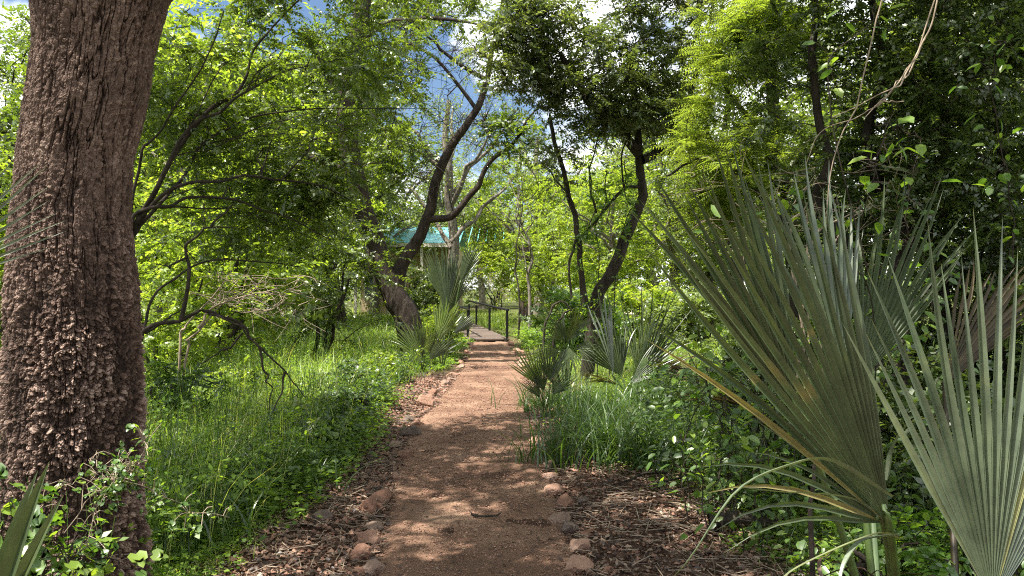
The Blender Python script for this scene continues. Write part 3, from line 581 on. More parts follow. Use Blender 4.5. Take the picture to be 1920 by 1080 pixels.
make_tree("added_shade_tree", "unseen tall tree added so its leafy crown shades the thicket at the upper right corner", "tree", b6, L6, C, .6, 9, 22, .085, 'leaf_dark', 'bark_dark', conn=(.006, .012))

# left background: shrubs and trees beyond the meadow
def bush(label, px, Y, w, h, n, leaf, size=.07, R=.45, group=None, name="shrub", cat="shrub", stems=4, bark='bark_dark', kind='quad', tw=8, per=18, z0=.15, **kw):
    b = gp(px, Y); L = []
    for k in range(stems):
        a = U(0, 6.28); L.append(([b + [U(-.1, .1), U(-.1, .1), 0], b + [math.cos(a) * w * .2, math.sin(a) * w * .2, h * .35], b + [math.cos(a) * w * .45, math.sin(a) * w * .45, h * .75]], .02 + h * .012, .012, .08))
    C = rng.normal(0, 1, (n, 3)); C = C / np.linalg.norm(C, axis=1, keepdims=True) * U(0, 1, n)[:, None] ** .4
    C = b + [0, 0, z0 + h * .5] + C * [w, w * .7, h * .5]; C = C[C[:, 2] > b[2] + .25]
    return make_tree(name, label, cat, b, L, C, R, tw, per, size, leaf, bark, group, kind=kind, conn=(.005, .008), **kw)
bush("bright lime green bush glowing behind the arching stems", 420, 13, 1.7, 4.2, 120, 'leaf_lime', .085, .5)
bush("leafy green shrub seen just right of the big trunk low over the meadow", 310, 10.5, 1.1, 2.4, 75, 'leaf_lime', .065, .4)
bush("dense shaded bush hanging over the meadow edge before the leaning tree", 600, 14.5, 1.5, 3.0, 90, 'leaf_mid', .07, .45, z0=.5, stems=3)
bush("bright leafy shrub showing left of the big trunk at the photo's edge", -40, 7.5, .9, 3.6, 95, 'leaf_lime', .06, .4)
bush("rounded green bush at the foot of the leaning trees right of the footbridge", 1085, 17, 1.2, 1.5, 70, 'leaf_vine', .08, .4)
bush("low bright shrub with lush leaves right of the vertical stems", 1180, 20, 1.8, 1.6, 80, 'leaf_lime', .1, .45)
bush("pale green bush in the clearing behind the mid palm", 1300, 19, 1.6, 1.4, 70, 'leaf_olive', .09, .45)
bush("sunlit weedy shrub at the left of the footbridge entrance", 815, 17.5, .7, 1.2, 40, 'leaf_lime', .07, .3)
bush("grey green shrub screening the wall of the teal roofed building", 790, 35, 1.6, 2.5, 50, "leaf_olive", .12, .6)
bush("tangled grey brown thorn shrub with sparse leaves beyond the footbridge", 935, 46, 2.6, 3.0, 60, 'leaf_olive', .09, .7, tw=12, per=5, twr=.008, twig_mat='drytwig')

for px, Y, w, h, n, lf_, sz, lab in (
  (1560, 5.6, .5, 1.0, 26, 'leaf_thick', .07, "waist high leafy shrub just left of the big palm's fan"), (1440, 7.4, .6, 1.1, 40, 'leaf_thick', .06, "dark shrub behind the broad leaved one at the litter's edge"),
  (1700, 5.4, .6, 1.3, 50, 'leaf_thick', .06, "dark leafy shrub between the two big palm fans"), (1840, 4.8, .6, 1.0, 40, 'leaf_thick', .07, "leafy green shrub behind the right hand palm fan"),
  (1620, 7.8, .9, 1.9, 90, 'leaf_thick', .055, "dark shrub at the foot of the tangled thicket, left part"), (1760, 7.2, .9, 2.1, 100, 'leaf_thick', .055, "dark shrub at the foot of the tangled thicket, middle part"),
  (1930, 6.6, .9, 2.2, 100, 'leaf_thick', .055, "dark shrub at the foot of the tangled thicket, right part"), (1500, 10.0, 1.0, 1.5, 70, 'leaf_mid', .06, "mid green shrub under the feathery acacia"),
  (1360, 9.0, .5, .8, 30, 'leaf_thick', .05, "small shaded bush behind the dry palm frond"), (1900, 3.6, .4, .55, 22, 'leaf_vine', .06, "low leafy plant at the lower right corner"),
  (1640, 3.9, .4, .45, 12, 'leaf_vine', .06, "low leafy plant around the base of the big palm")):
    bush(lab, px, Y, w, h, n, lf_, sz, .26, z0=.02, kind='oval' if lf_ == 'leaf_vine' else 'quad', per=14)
for px, Y, w, h, n, lf_, lab in ((655, 8.6, .35, .5, 26, 'leaf_thick2', "low dark bush spilling over the litter at the meadow's edge beside the dark slab"), (640, 10.4, .45, .6, 30, 'leaf_thick2', "low bush at the meadow's edge beyond the tall pointed stone"),
   (600, 7.4, .4, .45, 26, 'leaf_thick2', "dark low bush in the shade before the pale flat litter stone"), (700, 12.4, .4, .6, 26, 'leaf_lime', "bright weedy bush in the meadow behind the bent bare branch tip"),
   (330, 7.6, .5, .9, 40, 'leaf_thick2', "leafy bush just right of the big trunk in the near meadow"), (470, 9.5, .5, .7, 30, 'leaf_lime', "sunlit leafy bush under the bare branch arch")):
    bush(lab, px, Y, w, h, n, lf_, .055, .2, z0=.0, per=14, stems=3)
# background trees, each its own: a few prototypes copied
def bg_tree(name, label, b, H, w, leaf, size, nC, bark='bark_grey', crown_lo=.3, R=.9, tw=9, per=16, kind='quad', cat='tree', ):
    b = np.array(b, float); top = b + [U(-.1, .1) * H, U(-.05, .05) * H, H * .8]
    L = [([b, b + (top - b) * .35 + rng.normal(0, .15, 3), b + (top - b) * .7 + rng.normal(0, .25, 3), top], .025 * H, .008 * H, .1)]
    for k in range(7):
        s = U(.25, .75); a = k * 2.4 + U(0, .8); o = b + (top - b) * s
        L.append(([o, o + [math.cos(a) * w * .4, math.sin(a) * w * .4, .12 * H], o + [math.cos(a) * w * .8, math.sin(a) * w * .8, .24 * H]], .01 * H, .003 * H, .15))
    C = rng.normal(0, 1, (nC * 3, 3)); C = C / np.linalg.norm(C, axis=1, keepdims=True) * U(0, 1, nC * 3)[:, None] ** .4
    C = b + [0, 0, H * (crown_lo + (1 - crown_lo) / 2)] + C * [w, w, H * (1 - crown_lo) / 2]
    C = C[vnoise(C[:, 0] * .6 + 5, C[:, 1] * .6, C[:, 2] * .6) > .42][:nC]
    return make_tree(name, label, cat, b, L, C, R, tw, per, size, leaf, bark, kind=kind, conn=(.01, .010), twr=.006)
def copy_thing(src, loc, rz, sc, label):
    r = src.copy(); S.collection.objects.link(r); r.location = loc; r.rotation_euler = (0, 0, rz); r.scale = (sc, sc, sc); r["label"] = label
    for ch in src.children:
        c = ch.copy(); S.collection.objects.link(c); c.parent = r
    return r
GBG = "trees of the wood beyond the meadow"
pr = {}
pr['lime'] = bg_tree("broadleaf_tree", "bright yellow green tree glowing in the middle beyond the footbridge", gp(990, 37), 8.4, 3.2, 'leaf_lime', .15, 130, 'bark_grey', .18)
pr['olive'] = bg_tree("broadleaf_tree", "tall grey green tree behind the fork of the leaning tree", gp(700, 40), 11.0, 3.6, 'leaf_olive', .17, 130, 'bark_grey', .2, R=1.05)
pr['mid'] = bg_tree("broadleaf_tree", "tall mid green tree beyond the lime bush in the left background", gp(430, 24), 9.5, 3.2, 'leaf_mid', .13, 150, 'bark_dark', .12)
pr['bare'] = bg_tree("bare_tree", "tall nearly leafless pale tree against the sky in the centre", gp(850, 34), 12.5, 3.6, 'leaf_olive', .12, 90, 'bark_grey', .3, R=1.2, tw=12, per=4)
for o in pr.values(): o["group"] = GBG
lst = [('mid', 120, 20, 1.0, .95, "dark green tree whose crown shows left of the big trunk"), ('lime', 300, 22, 2.2, 1.05, "bright tree just right of the big trunk far behind the shrubs"),
       ('olive', 560, 30, 1.2, .95, "grey green tree in the wood left of the leaning trunk"), ('mid', 610, 36, 3.0, 1.0, "shaded tree deep in the wood behind the meadow edge"),
       ('lime', 200, 32, .4, 1.3, "large bright tree hidden mostly by the big trunk"), ('olive', 790, 60, .9, .7, "low grey green tree standing behind the teal roofed building"),
       ('lime', 1120, 34, 4.0, .95, "lime tree between the two leaning stems right of the centre"), ('olive', 1230, 36, 2.6, 1.1, "olive tree in the gap left of the feathery acacia"),
       ('bare', 1265, 30, 1.9, .85, "sparse bare tree against the blue sky gap right of centre"), ('mid', 1400, 24, .7, 1.0, "mid green tree behind the feathery acacia"),
       ('mid', 1620, 17, 2.9, .9, "green tree deep behind the dark thicket"), ('olive', 1850, 19, 5.0, 1.1, "olive tree behind the thicket at the right edge"),
       ('lime', 1340, 40, 5.2, 1.1, "far bright tree beyond the sandy clearing"), ('olive', 1040, 52, 3.6, .9, "far olive tree over the footbridge"),
       ('mid', 480, 52, 3.7, 1.1, "far dark tree at the back of the left wood"), ('mid', 930, 60, 4.4, .8, "farthest dark tree behind the thorn shrub"),
       ('olive', 1180, 62, 5.4, 1.1, "farthest olive tree behind the right hand leaning stem"), ('lime', 690, 60, 1.4, .8, "farthest bright tree left of the teal roof"),
       ('mid', 1500, 48, 1.7, 1.2, "far tree in the wood beyond the acacia trunk"), ('mid', 60, 44, 2.7, 1.2, "far tree at the left margin of the wood")]
lst += [('lime', 1035, 30, 2.4, .62, "smallest lime tree just past the footbridge beside the dead stump"),
 ('olive', 835, 64, 2.9, 1.2, "tall pale tree in the sky gap between the arms of the fork"), ('bare', 1010, 42, .3, 1.0, "bare topped tree behind the lime tree in the centre"), ('mid', -10, 15, 4.2, .8, "near tree filling the top left corner beyond the big trunk"), ('lime', 420, 30, .9, 1.5, "tallest bright tree rising behind the arching stems"),
 ('lime', 505, 25, 3.3, 1.25, "tall bright tree filling the gap above the spreading shrub"), ('lime', 340, 17, 5.1, .95, "yellow green tree seen between the arching stems near the big trunk"),
       ('mid', 640, 29, 1.9, 1.15, "tall tree behind the upper part of the leaning trunk"), ('olive', 905, 58, 2.2, .95, "pale green tree behind the small upper branches of the fork"),
       ('lime', 1150, 26, 1.1, .7, "low lime tree right behind the climbing creeper"), ('mid', 1330, 30, 2.1, .9, "mid green tree between the sandy clearing and the acacia")]
for k, px, Y, rz, sc, lab in lst: copy_thing(pr[k], gp(px, Y), rz, sc, lab)

# ------------------------------------------------------------------ fan palms
def fan(hub, u, v, a0, a1, nseg, length, split=.45, fold=.35, cup=.25, droop=.15, jl=.10, wmax=1.0, bent=(), K=12, hot=None, rnd0=0., warp=0.06, short=.22, spots=()):
    """pleated fan of stiff segments: hub, main direction u, lateral v; angles from u towards v"""
    g = Geo(); u = norm(np.asarray(u, float)); v = np.asarray(v, float); v = norm(v - u * (u @ v)); n = np.cross(u, v)
    ang = np.linspace(a0, a1, nseg + 1); da = ang[1] - ang[0]; s = np.concatenate([np.linspace(0.03, split, K // 2, endpoint=False), np.linspace(split, 1, K - K // 2)])
    for k in range(nseg):
        am = (ang[k] + ang[k + 1]) / 2; c = (am - (a0 + a1) / 2) / max(.01, (a1 - a0) / 2)
        L = length * (1 - short * c * c) * (1 + U(-jl, jl)); rad = s * L
        hw = np.where(s < split, rad * abs(da) / 2, split * L * abs(da) / 2 * (1 - ((s - split) / (1 - split)) ** 1.8)) * wmax
        d = u * math.cos(am) + v * math.sin(am); e = -u * math.sin(am) + v * math.cos(am)
        tw = U(-.35, .35); off = U(-.05, .05) * L; tipd = U(.2, 1.4) * droop * L; latb = U(-1, 1) * warp * L
        if k in bent: tipd = .8 * L * 1.0
        out = cup * L * c * c * (s ** 1.5) + off * np.clip((s - split) / (1 - split), 0, 1) ** 1.5
        ctr = hub + rad[:, None] * d + out[:, None] * n - np.array([0, 0, 1])[None] * (tipd * np.clip((s - .35) / .65, 0, 1) ** 2.2)[:, None] + e * (latb * np.clip((s - split) / (1 - split), 0, 1) ** 2)[:, None]
        tws = tw * np.clip((s - split) / (1 - split), 0, 1)[:, None]
        ee = e * np.cos(tws) + n * np.sin(tws); nn = n * np.cos(tws) - e * np.sin(tws)
        fd = fold * 2 * hw[:, None]
        l = ctr - ee * hw[:, None] - nn * fd * .5; r = ctr + ee * hw[:, None] - nn * fd * .5; m = ctr + nn * fd * .5
        V = np.stack([l, m, r], 1).reshape(-1, 3)
        q = []
        for j in range(len(s) - 1): b = j * 3; q += [[b, b + 1, b + 4, b + 3], [b + 1, b + 2, b + 5, b + 4]]
        rv = U(.0, .85) if not (hot and k in hot) else 1.0
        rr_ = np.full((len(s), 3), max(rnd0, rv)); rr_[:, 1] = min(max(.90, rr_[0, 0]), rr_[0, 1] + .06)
        if U(0, 1) < .5: rr_[-1:] = 1.0
        if k in spots: rr_[int(U(5, 8))] = 1.0
        g.add(V, q=q, r=rr_.ravel())
    return g
def frond(palm, base, hub, tip, a0, a1, nseg, mat='palm', face=(0, -1, 0), pr_=.014, **kw):
    """petiole from the palm's heart to the hub and a fan pointing from hub to tip"""
    hub = np.asarray(hub, float); tip = np.asarray(tip, float); loc = np.array(palm.location)
    u = tip - hub; L = np.linalg.norm(u); v = np.cross(u, np.asarray(face, float))
    g = fan(hub, u, v, math.radians(a0), math.radians(a1), nseg, L, **kw)
    fr = build("frond", g, M[mat], palm, loc, smooth=False)
    gp_ = Geo(); p = spline([base, (np.asarray(base) + hub) / 2 + [0, 0, .05 * L], hub, hub + norm(u) * L * .06], 10, .01); tubes(gp_, p, np.linspace(pr_ * 1.3, pr_ * .5, 10), 6)
    po = build("petiole", gp_, M['dry_frond' if mat == 'dry_frond' else 'palm_lime'], fr, loc)
    return fr

# foreground palm
fb = gp(1700, 2.9); fb[2] = .0
pm = thing("fan_palm", "huge fan palm with stiff grey green pleated leaves filling the lower right foreground", "palm", fb)
hA = P(1668, 985, 2.15)
frond(pm, fb, hA, P(1450, 285, 2.0), -31, 15, 17, 'palm', (.25, -1, .1), split=.44, droop=.02, cup=.10, jl=.10, fold=.45, hot=(0,), warp=.06, wmax=1.0, short=.14, spots=(2, 4, 5, 6, 9))
frond(pm, fb, hA + [.0, .02, 0], P(1330, 840, 1.95), -16, 20, 6, 'palm', (.2, -1, .3), split=.22, droop=.20, cup=.1, fold=.35, hot=(2,), bent=(7, 6), wmax=1.1)
hC = P(1495, 770, 2.8)
frond(pm, fb + [0, .15, 0], hC, P(1300, 315, 2.65), -15, 22, 12, 'palm', (.25, -1, .0), split=.42, wmax=1.35, short=.02, droop=.02, cup=.12, jl=.07, fold=.5, warp=.02)
hB = P(1862, 1130, 2.0)
frond(pm, fb + [.25, -.1, 0], hB, P(1838, 400, 1.95), -26, 34, 20, 'palm_blue', (-.1, -1, 0), split=.40, droop=.01, cup=.06, jl=.09, fold=.5, hot=(13,), warp=.03, wmax=1.2)
hD = P(1610, 720, 3.9)
frond(pm, fb + [.1, .4, 0], hD, P(1800, 350, 4.1), -26, 14, 14, 'palm', (-.3, -1, .1), split=.42, droop=.03, cup=.12, jl=.08, fold=.5)
frond(pm, fb + [.1, .4, 0], P(1580, 700, 3.4), P(1500, 300, 3.5), -20, 24, 12, 'palm', (.2, -1, .1), split=.5, droop=.03, cup=.1, jl=.1, fold=.4)
frond(pm, fb + [.5, .5, 0], P(1770, 720, 4.2), P(1950, 500, 4.2), -30, 22, 16, 'dry_frond', (.1, -1, -.2), split=.6, droop=.12, cup=.25, fold=.5)
# loose arching straps at the heart
g = Geo()
def strap(g, pts, w, r=.6, n=22):
    p = spline(pts, n); T = norm(np.gradient(p, axis=0)); up = np.array([0, .35, 1.]); sd_ = norm(np.cross(T, up)); nn = np.cross(sd_, T); hw = w * np.interp(np.linspace(0, 1, n), [0, .15, .6, 1], [.5, 1, .8, .05])
    V = np.stack([p - sd_ * hw[:, None], p - nn * hw[:, None] * .45, p + sd_ * hw[:, None]], 1).reshape(-1, 3); q = []
    for j in range(n - 1): b = 3 * j; q += [[b, b + 1, b + 4, b + 3], [b + 1, b + 2, b + 5, b + 4]]
    g.add(V, q=q, r=np.full(len(V), r))
strap(g, [P(1672, 930, 2.05), P(1560, 862, 1.95), P(1480, 870, 1.9), P(1380, 920, 1.85), P(1290, 1050, 1.8), P(1230, 1110, 1.8)], .012, .3)
strap(g, [P(1662, 900, 2.1), P(1672, 840, 2.1), P(1700, 795, 2.1), P(1740, 783, 2.1), P(1790, 792, 2.1)], .011, .8)
strap(g, [P(1690, 1000, 2.1), P(1620, 1010, 2.0), P(1585, 1050, 1.95), P(1570, 1110, 1.9)], .012, .3)
strap(g, [P(1680, 1000, 2.2), P(1600, 935, 2.1), P(1450, 920, 2.0), P(1320, 905, 2.0)], .007, .3)
strap(g, [P(1690, 1010, 2.2), P(1640, 1000, 2.1), P(1500, 1060, 2.0), P(1440, 1110, 1.9)], .008, .9)
build("loose_leaflets", g, M['palm_blue'], pm, fb, smooth=False)
g = Geo()
for k in range(15):
    a = fb + [U(-.12, .3), U(-.2, .3), 0]; strap(g, [a, a + [U(-.3, .3), U(-.3, .3), U(.3, .5)], a + [U(-.7, .6), U(-.5, .5), U(.1, .6)]], U(.008, .016), U(0, 1), 12)
build("dry_leaf_bases", g, M['dead_leaf'], pm, fb, smooth=False)

# palm beyond the left edge: only leaf tips enter
lb = np.array([-1.95, 2.3, 0.0])
pl = thing("fan_palm", "fan palm mostly outside the left edge, only its needle like leaf tips entering", "palm", lb)
frond(pl, lb, P(-190, 560, 2.1), P(66, 300, 2.2), -34, 30, 16, 'palm_blue', (.1, -1, .1), split=.35, droop=.02, cup=.1, fold=.35, warp=.02, jl=.05)
frond(pl, lb, P(-40, 1260, 2.0), P(66, 885, 2.0), -7, 9, 3, 'palm', (.1, -1, .1), split=.5, droop=.02, fold=.4, wmax=1.6, warp=.02)

# mid palm right of the path
mb = gp(1185, 10.5)
pm2 = thing("fan_palm", "spiky mid sized fan palm growing among grass right of the path below the leaning tree", "palm", mb)
def mf(hx, hy, tx, ty, Y, a0, a1, n, mat='palm', face=(0, -1, 0), **kw):
    kw.setdefault('jl', .2); kw.setdefault('warp', .12)
    return frond(pm2, mb, P(hx, hy, Y), P(tx, ty, Y + U(-.2, .2)), a0, a1, n, mat, face, **kw)
mf(1150, 705, 1138, 545, 10.3, -14, 12, 9, 'palm_blue', (.8, -1, 0), split=.7, fold=.5, droop=.02)
mf(1205, 700, 1272, 545, 10.5, -28, 20, 13, 'palm', (.2, -1, .1), split=.3, droop=.05, fold=.5)
mf(1185, 712, 1225, 590, 10.0, -14, 14, 7, 'palm_lime', (.9, -1, .1), split=.7, droop=.03)
mf(1165, 705, 1120, 600, 10.6, -40, 40, 18, 'palm', (0, -1, .2), split=.5, droop=.1)
mf(1200, 715, 1330, 680, 10.4, -30, 30, 16, 'dry_frond', (0, -1, .6), split=.5, droop=.15)
mf(1195, 700, 1205, 545, 10.9, -22, 22, 10, 'palm', (0, -1, 0), split=.3, droop=.05, fold=.5)
mf(1180, 720, 1290, 640, 10.2, -30, 25, 14, 'palm', (0, -1, .3), split=.5, droop=.1)
# darker drooping palm between them
nb = gp(1060, 11.2)
pm3 = thing("fan_palm", "dark drooping fan palm just right of the path with an arching dead stalk", "palm", nb)
for hx, hy, tx, ty, a, m_ in ((1058, 640, 1020, 570, 45, 'palm'), (1075, 625, 1110, 560, 45, 'palm'), (1050, 660, 1000, 650, 40, 'palm'), (1080, 650, 1135, 660, 45, 'palm'), (1065, 650, 1060, 720, 50, 'palm'), (1065, 640, 1075, 585, 50, 'palm')):
    frond(pm3, nb, P(hx, hy, 11), P(tx, ty, 10.8), -a, a, 14, m_, (U(-.6, .6), -1, .3), split=.32, droop=.35, jl=.22, warp=.15)
g = Geo()
for pts in ([nb, P(1022, 690, 11), P(1020, 620, 11), P(1035, 577, 11), P(1056, 566, 11), P(1074, 584, 11)], [nb, P(1040, 680, 11), P(1042, 620, 11), P(1056, 590, 11), P(1072, 580, 11)]):
    smooth_limb(pts, .022, .012, g=g, jit=.01, sides=6)
build("dead_stalk", g, M['bark_dark'], pm3, nb)
# small fan palm at the path's right edge
sb = gp(1027, 9.3)
pm4 = thing("fan_palm", "small young fan palm with bright leaf at the right edge of the path", "palm", sb)
for hx, hy, tx, ty, m_, a in ((1010, 722, 978, 640, 'palm_lime', 38), (1030, 715, 1040, 640, 'palm', 40), (1035, 740, 1075, 690, 'palm', 36), (1020, 735, 1000, 670, 'palm', 30), (1012, 745, 985, 700, 'palm', 30)):
    frond(pm4, sb + [U(-.04, .04), 0, 0], P(hx, hy, 9.2), P(tx, ty, 9.1), -a, a, 13, m_, (U(-.3, .3), -1, .1), pr_=.008, split=.4, droop=.06)
# palm left of the bridge
cb_ = gp(828, 14.6)
pm5 = thing("fan_palm", "upright blue green fan palm in front of the leaning tree left of the footbridge", "palm", cb_)
for hx, hy, tx, ty, m_, a0, a1, n, Y in ((838, 575, 822, 455, 'palm', -26, 24, 20, 14.6), (862, 532, 893, 455, 'palm', -20, 16, 12, 14.5), (850, 625, 890, 592, 'palm', -26, 26, 12, 14.2), (834, 600, 850, 480, 'palm', -20, 26, 14, 14.9), (820, 640, 850, 560, 'palm_lime', -30, 30, 12, 14.2)):
    frond(pm5, cb_, P(hx, hy, Y), P(tx, ty, Y), a0, a1, n, m_, (U(-.2, .2), -1, 0), split=.62, droop=.03, jl=.06)
jb = gp(790, 13.6)
pm6 = thing("fan_palm", "low sunlit pale green fan palm left of the path end", "palm", jb)
for hx, hy, tx, ty, m_ in ((790, 670, 745, 590, 'palm_lime'), (800, 665, 800, 585, 'palm_lime'), (795, 680, 720, 640, 'palm_lime'), (805, 675, 850, 610, 'palm'), (790, 660, 770, 590, 'palm')):
    frond(pm6, jb, P(hx, hy, 13.5), P(tx, ty, 13.4), -34, 34, 13, m_, (U(-.3, .3), -1, .2), pr_=.01, split=.35, droop=.12)

# ------------------------------------------------------------------ vines and leafy creepers near the camera
def vine(g1, g2, pts, n, size, kind='heart', spread=.05, r=.004, per=1.0):
    k = 40; p = spline(pts, k, .02); tubes(g2, p, np.linspace(r, r * .5, k), 5)
    i = rng.uniform(2, k - 1.01, n); a = i.astype(int); f = (i - a)[:, None]; pos = p[a] * (1 - f) + p[a + 1] * f
    d = norm(rng.normal(0, 1, (n, 3)) * [1, 1, .5]); st_ = U(.3, 1, n)[:, None] * size
    e = pos + d * st_ + rng.normal(0, spread, (n, 3))
    tubes(g2, np.stack([pos, (pos + e) / 2 + [0, 0, .01], e], 1), np.full((n, 3), .0017), 3)
    put_leaves(g1, e, norm(d + [0, 0, -.5]), norm(rng.normal(0, .55, (n, 3)) + [0, -.25, 1]), size * U(.6, 1.2, n), kind)
def vine_thing(name, label, cat, base, strands, size, mat='leaf_vine', kind='heart', spread=.04, r=.004, stem='twig'):
    t = thing(name, label, cat, base); a = Geo(); b = Geo()
    for pts, n in strands: vine(a, b, pts, n, size, kind, spread, r)
    build("stem", b, M[stem], t, base); build("leaves", a, M[mat], t, base); return t
q0 = gp(120, 2.85)
vine_thing("creeping_vine", "leafy creeper with small pale leaves climbing the foot of the big flaky trunk", "vine", q0,
  [([gp(60, 2.85), P(160, 1010, 2.85), P(200, 930, 2.95), P(260, 870, 2.95)], 40), ([gp(160, 2.85), P(180, 940, 2.95), P(215, 900, 2.95), P(262, 860, 2.95), P(275, 810, 3.0)], 46),
   ([P(120, 1000, 2.85), P(180, 930, 2.9), P(230, 900, 2.9), P(300, 930, 3.0), P(360, 960, 3.0), P(430, 970, 3.1)], 44), ([P(205, 905, 2.95), P(225, 880, 2.95), P(240, 900, 2.95)], 50),
   ([P(60, 960, 2.85), P(110, 920, 2.9), P(190, 895, 2.95)], 18), ([P(170, 900, 2.95), P(178, 870, 2.95), P(182, 845, 2.98)], 8)], .034, kind='heart', spread=.035, r=.002, stem='drytwig')
q0 = gp(40, 2.5)
vine_thing("heart_leaf_plant", "low plant with round grey green heart shaped leaves in the lower left corner", "plant", q0,
  [([gp(20, 2.5), P(20, 1060, 2.5), P(10, 980, 2.5), P(5, 900, 2.5)], 34), ([gp(80, 2.5), P(70, 1060, 2.5), P(60, 1000, 2.5), P(40, 930, 2.5)], 36), ([gp(140, 2.5), P(150, 1090, 2.5), P(130, 1040, 2.5), P(100, 1010, 2.5)], 30), ([gp(260, 2.7), P(240, 1090, 2.6), P(190, 1060, 2.6), P(130, 1060, 2.6)], 26)], .062, 'leaf_vine', spread=.05)
# shrub with broad leaves between path litter and big palm
q0 = gp(1400, 5.2)
stx = []
for k in range(15):
    x = 1300 + k * 17; Y = U(4.5, 6.2); b = gp(x, Y); t1 = P(x + U(-60, 30), U(700, 800), Y); t2 = P(x + U(-80, 60), U(600, 720), Y + U(-.3, .3))
    stx.append(([b, (b + t1) / 2 + [U(-.1, .1), 0, 0], t1, t2], int(U(44, 66))))
for k in range(5):
    x = 1290 + k * 35; Y = U(4.4, 5.0); stx.append(([gp(x, Y), P(x - 10, 900, Y), P(x + U(-40, 20), 850, Y)], 12))
vine_thing("broadleaf_shrub", "sprawling shrub with broad oval leaves between the leaf litter and the big fan palm", "shrub", q0, stx, .085, 'leaf_vine', 'oval', .08, .005)
# bright vine leaves hanging in front of the dark thicket
q0 = gp(1700, 4.8)
stx = [([gp(1640, 4.3), P(1640, 640, 4.0), P(1600, 480, 3.8), P(1640, 330, 3.6), P(1660, 240, 3.6)], 22), ([P(1640, 235, 3.6), P(1690, 240, 3.6), P(1730, 260, 3.6)], 6), ([P(1600, 480, 3.8), P(1560, 430, 3.8), P(1480, 380, 3.7), P(1330, 430, 3.6)], 16),
       ([gp(1760, 4.6), P(1760, 600, 4.4), P(1700, 420, 4.2), P(1720, 300, 4.2)], 34), ([P(1900, 500, 4.6), P(1890, 330, 4.6), P(1860, 160, 4.5), P(1890, 60, 4.4)], 46), ([P(1680, 700, 4.4), P(1720, 580, 4.4), P(1800, 500, 4.4)], 44), ([P(1500, 690, 4.6), P(1560, 600, 4.5), P(1620, 560, 4.4)], 34),
       ([P(1660, 640, 4.2), P(1560, 180, 4.1), P(1640, 20, 4.1), P(1600, -30, 4.1)], 24)]
vine_thing("hanging_vine", "bright broad leaved vine scrambling up in front of the dark thicket", "vine", q0, stx, .085, 'leaf_vine', 'oval', .06, .004)
g = Geo(); tb = P(1770, -60, 3.6)
for pts in ([tb, P(1740, 60, 3.6), P(1700, 130, 3.6), P(1665, 175, 3.6), P(1630, 210, 3.6), P(1540, 250, 3.6), P(1510, 310, 3.6)], [P(1735, 70, 3.6), P(1690, 150, 3.55), P(1662, 180, 3.55), P(1620, 222, 3.55)], [tb + [.01, 0, 0], P(1712, 120, 3.62), P(1672, 165, 3.6), P(1640, 185, 3.6), P(1560, 220, 3.7)], [P(1640, 200, 3.6), P(1665, 190, 3.6), P(1695, 190, 3.6)],
            [P(1662, -60, 3.5), P(1640, 60, 3.5), P(1600, 200, 3.5), P(1560, 330, 3.5), P(1545, 480, 3.5)]):
    smooth_limb(pts, .0042, .002, g=g, jit=.008, sides=5)
lv = build("dangling_liana", g, M['drytwig'], None, tb); tag(lv, "thin dry liana strands dangling diagonally before the dark thicket at upper right", "liana")
# dry twig tangle
q0 = gp(1560, 6.0); g = Geo()
for k in range(90):
    a = P(U(1290, 1720), U(300, 470), U(5.6, 6.2)); d = norm(rng.normal(0, 1, 3) * [1, .4, .5]) * U(.15, .45); m_ = a + d * .5 + rng.normal(0, .04, 3); smooth_limb([a, m_, a + d], .0035, .0015, n=6, g=g, jit=.01, sides=3, wob=0)
for k in range(6): smooth_limb([q0 + [U(-.3, .3), 0, 0], P(U(1450, 1600), 500, 6), P(U(1350, 1650), 380, 6)], .012, .005, g=g, jit=.03, sides=5)
tw = build("dry_twig_tangle", g, M['drytwig'], None, q0); tag(tw, "tangle of bare dry twigs behind the upper blades of the big palm", "twigs")
q0 = gp(470, 8.8); g = Geo()
for k in range(110):
    a = P(U(395, 570), U(515, 590), U(8.4, 9.4)); d = norm(rng.normal(0, 1, 3) * [1, .5, .45]) * U(.12, .5); smooth_limb([a, a + d * .5 + rng.normal(0, .04, 3), a + d], .005, .002, n=6, g=g, jit=.01, sides=3, wob=0)
for pts in ([gp(335, 8.8), P(350, 660, 8.8), P(372, 615, 8.8), P(430, 560, 8.8)], [gp(325, 8.8), P(345, 640, 8.8), P(360, 600, 8.8), P(420, 530, 8.8)], [P(372, 615, 8.8), P(400, 580, 8.8), P(520, 540, 8.8)]): smooth_limb(pts, .018, .007, g=g, jit=.03, sides=6)
tw = build("dead_shrub", g, M['drytwig'], None, q0); tag(tw, "bare dead shrub with pale tangled twigs standing in the bright meadow", "shrub")

# dead stump and log beyond the bridge
q0 = gp(985, 34); t = thing("dead_stump", "grey broken tree stump with a leaning log behind the slender saplings", "stump", q0); g = Geo()
smooth_limb([q0, P(988, 520, 34), P(985, 470, 34), P(980, 425, 34)], .30, .2, g=g, jit=.05, sides=14, wob=.2); build("trunk", g, M['bark_brown'], t, q0)
g = Geo(); smooth_limb([P(985, 430, 34), P(1015, 436, 34), P(1045, 455, 33.5), P(1070, 480, 33)], .17, .08, g=g, jit=.05, sides=10); build("log", g, M['bark_grey'], t, q0)

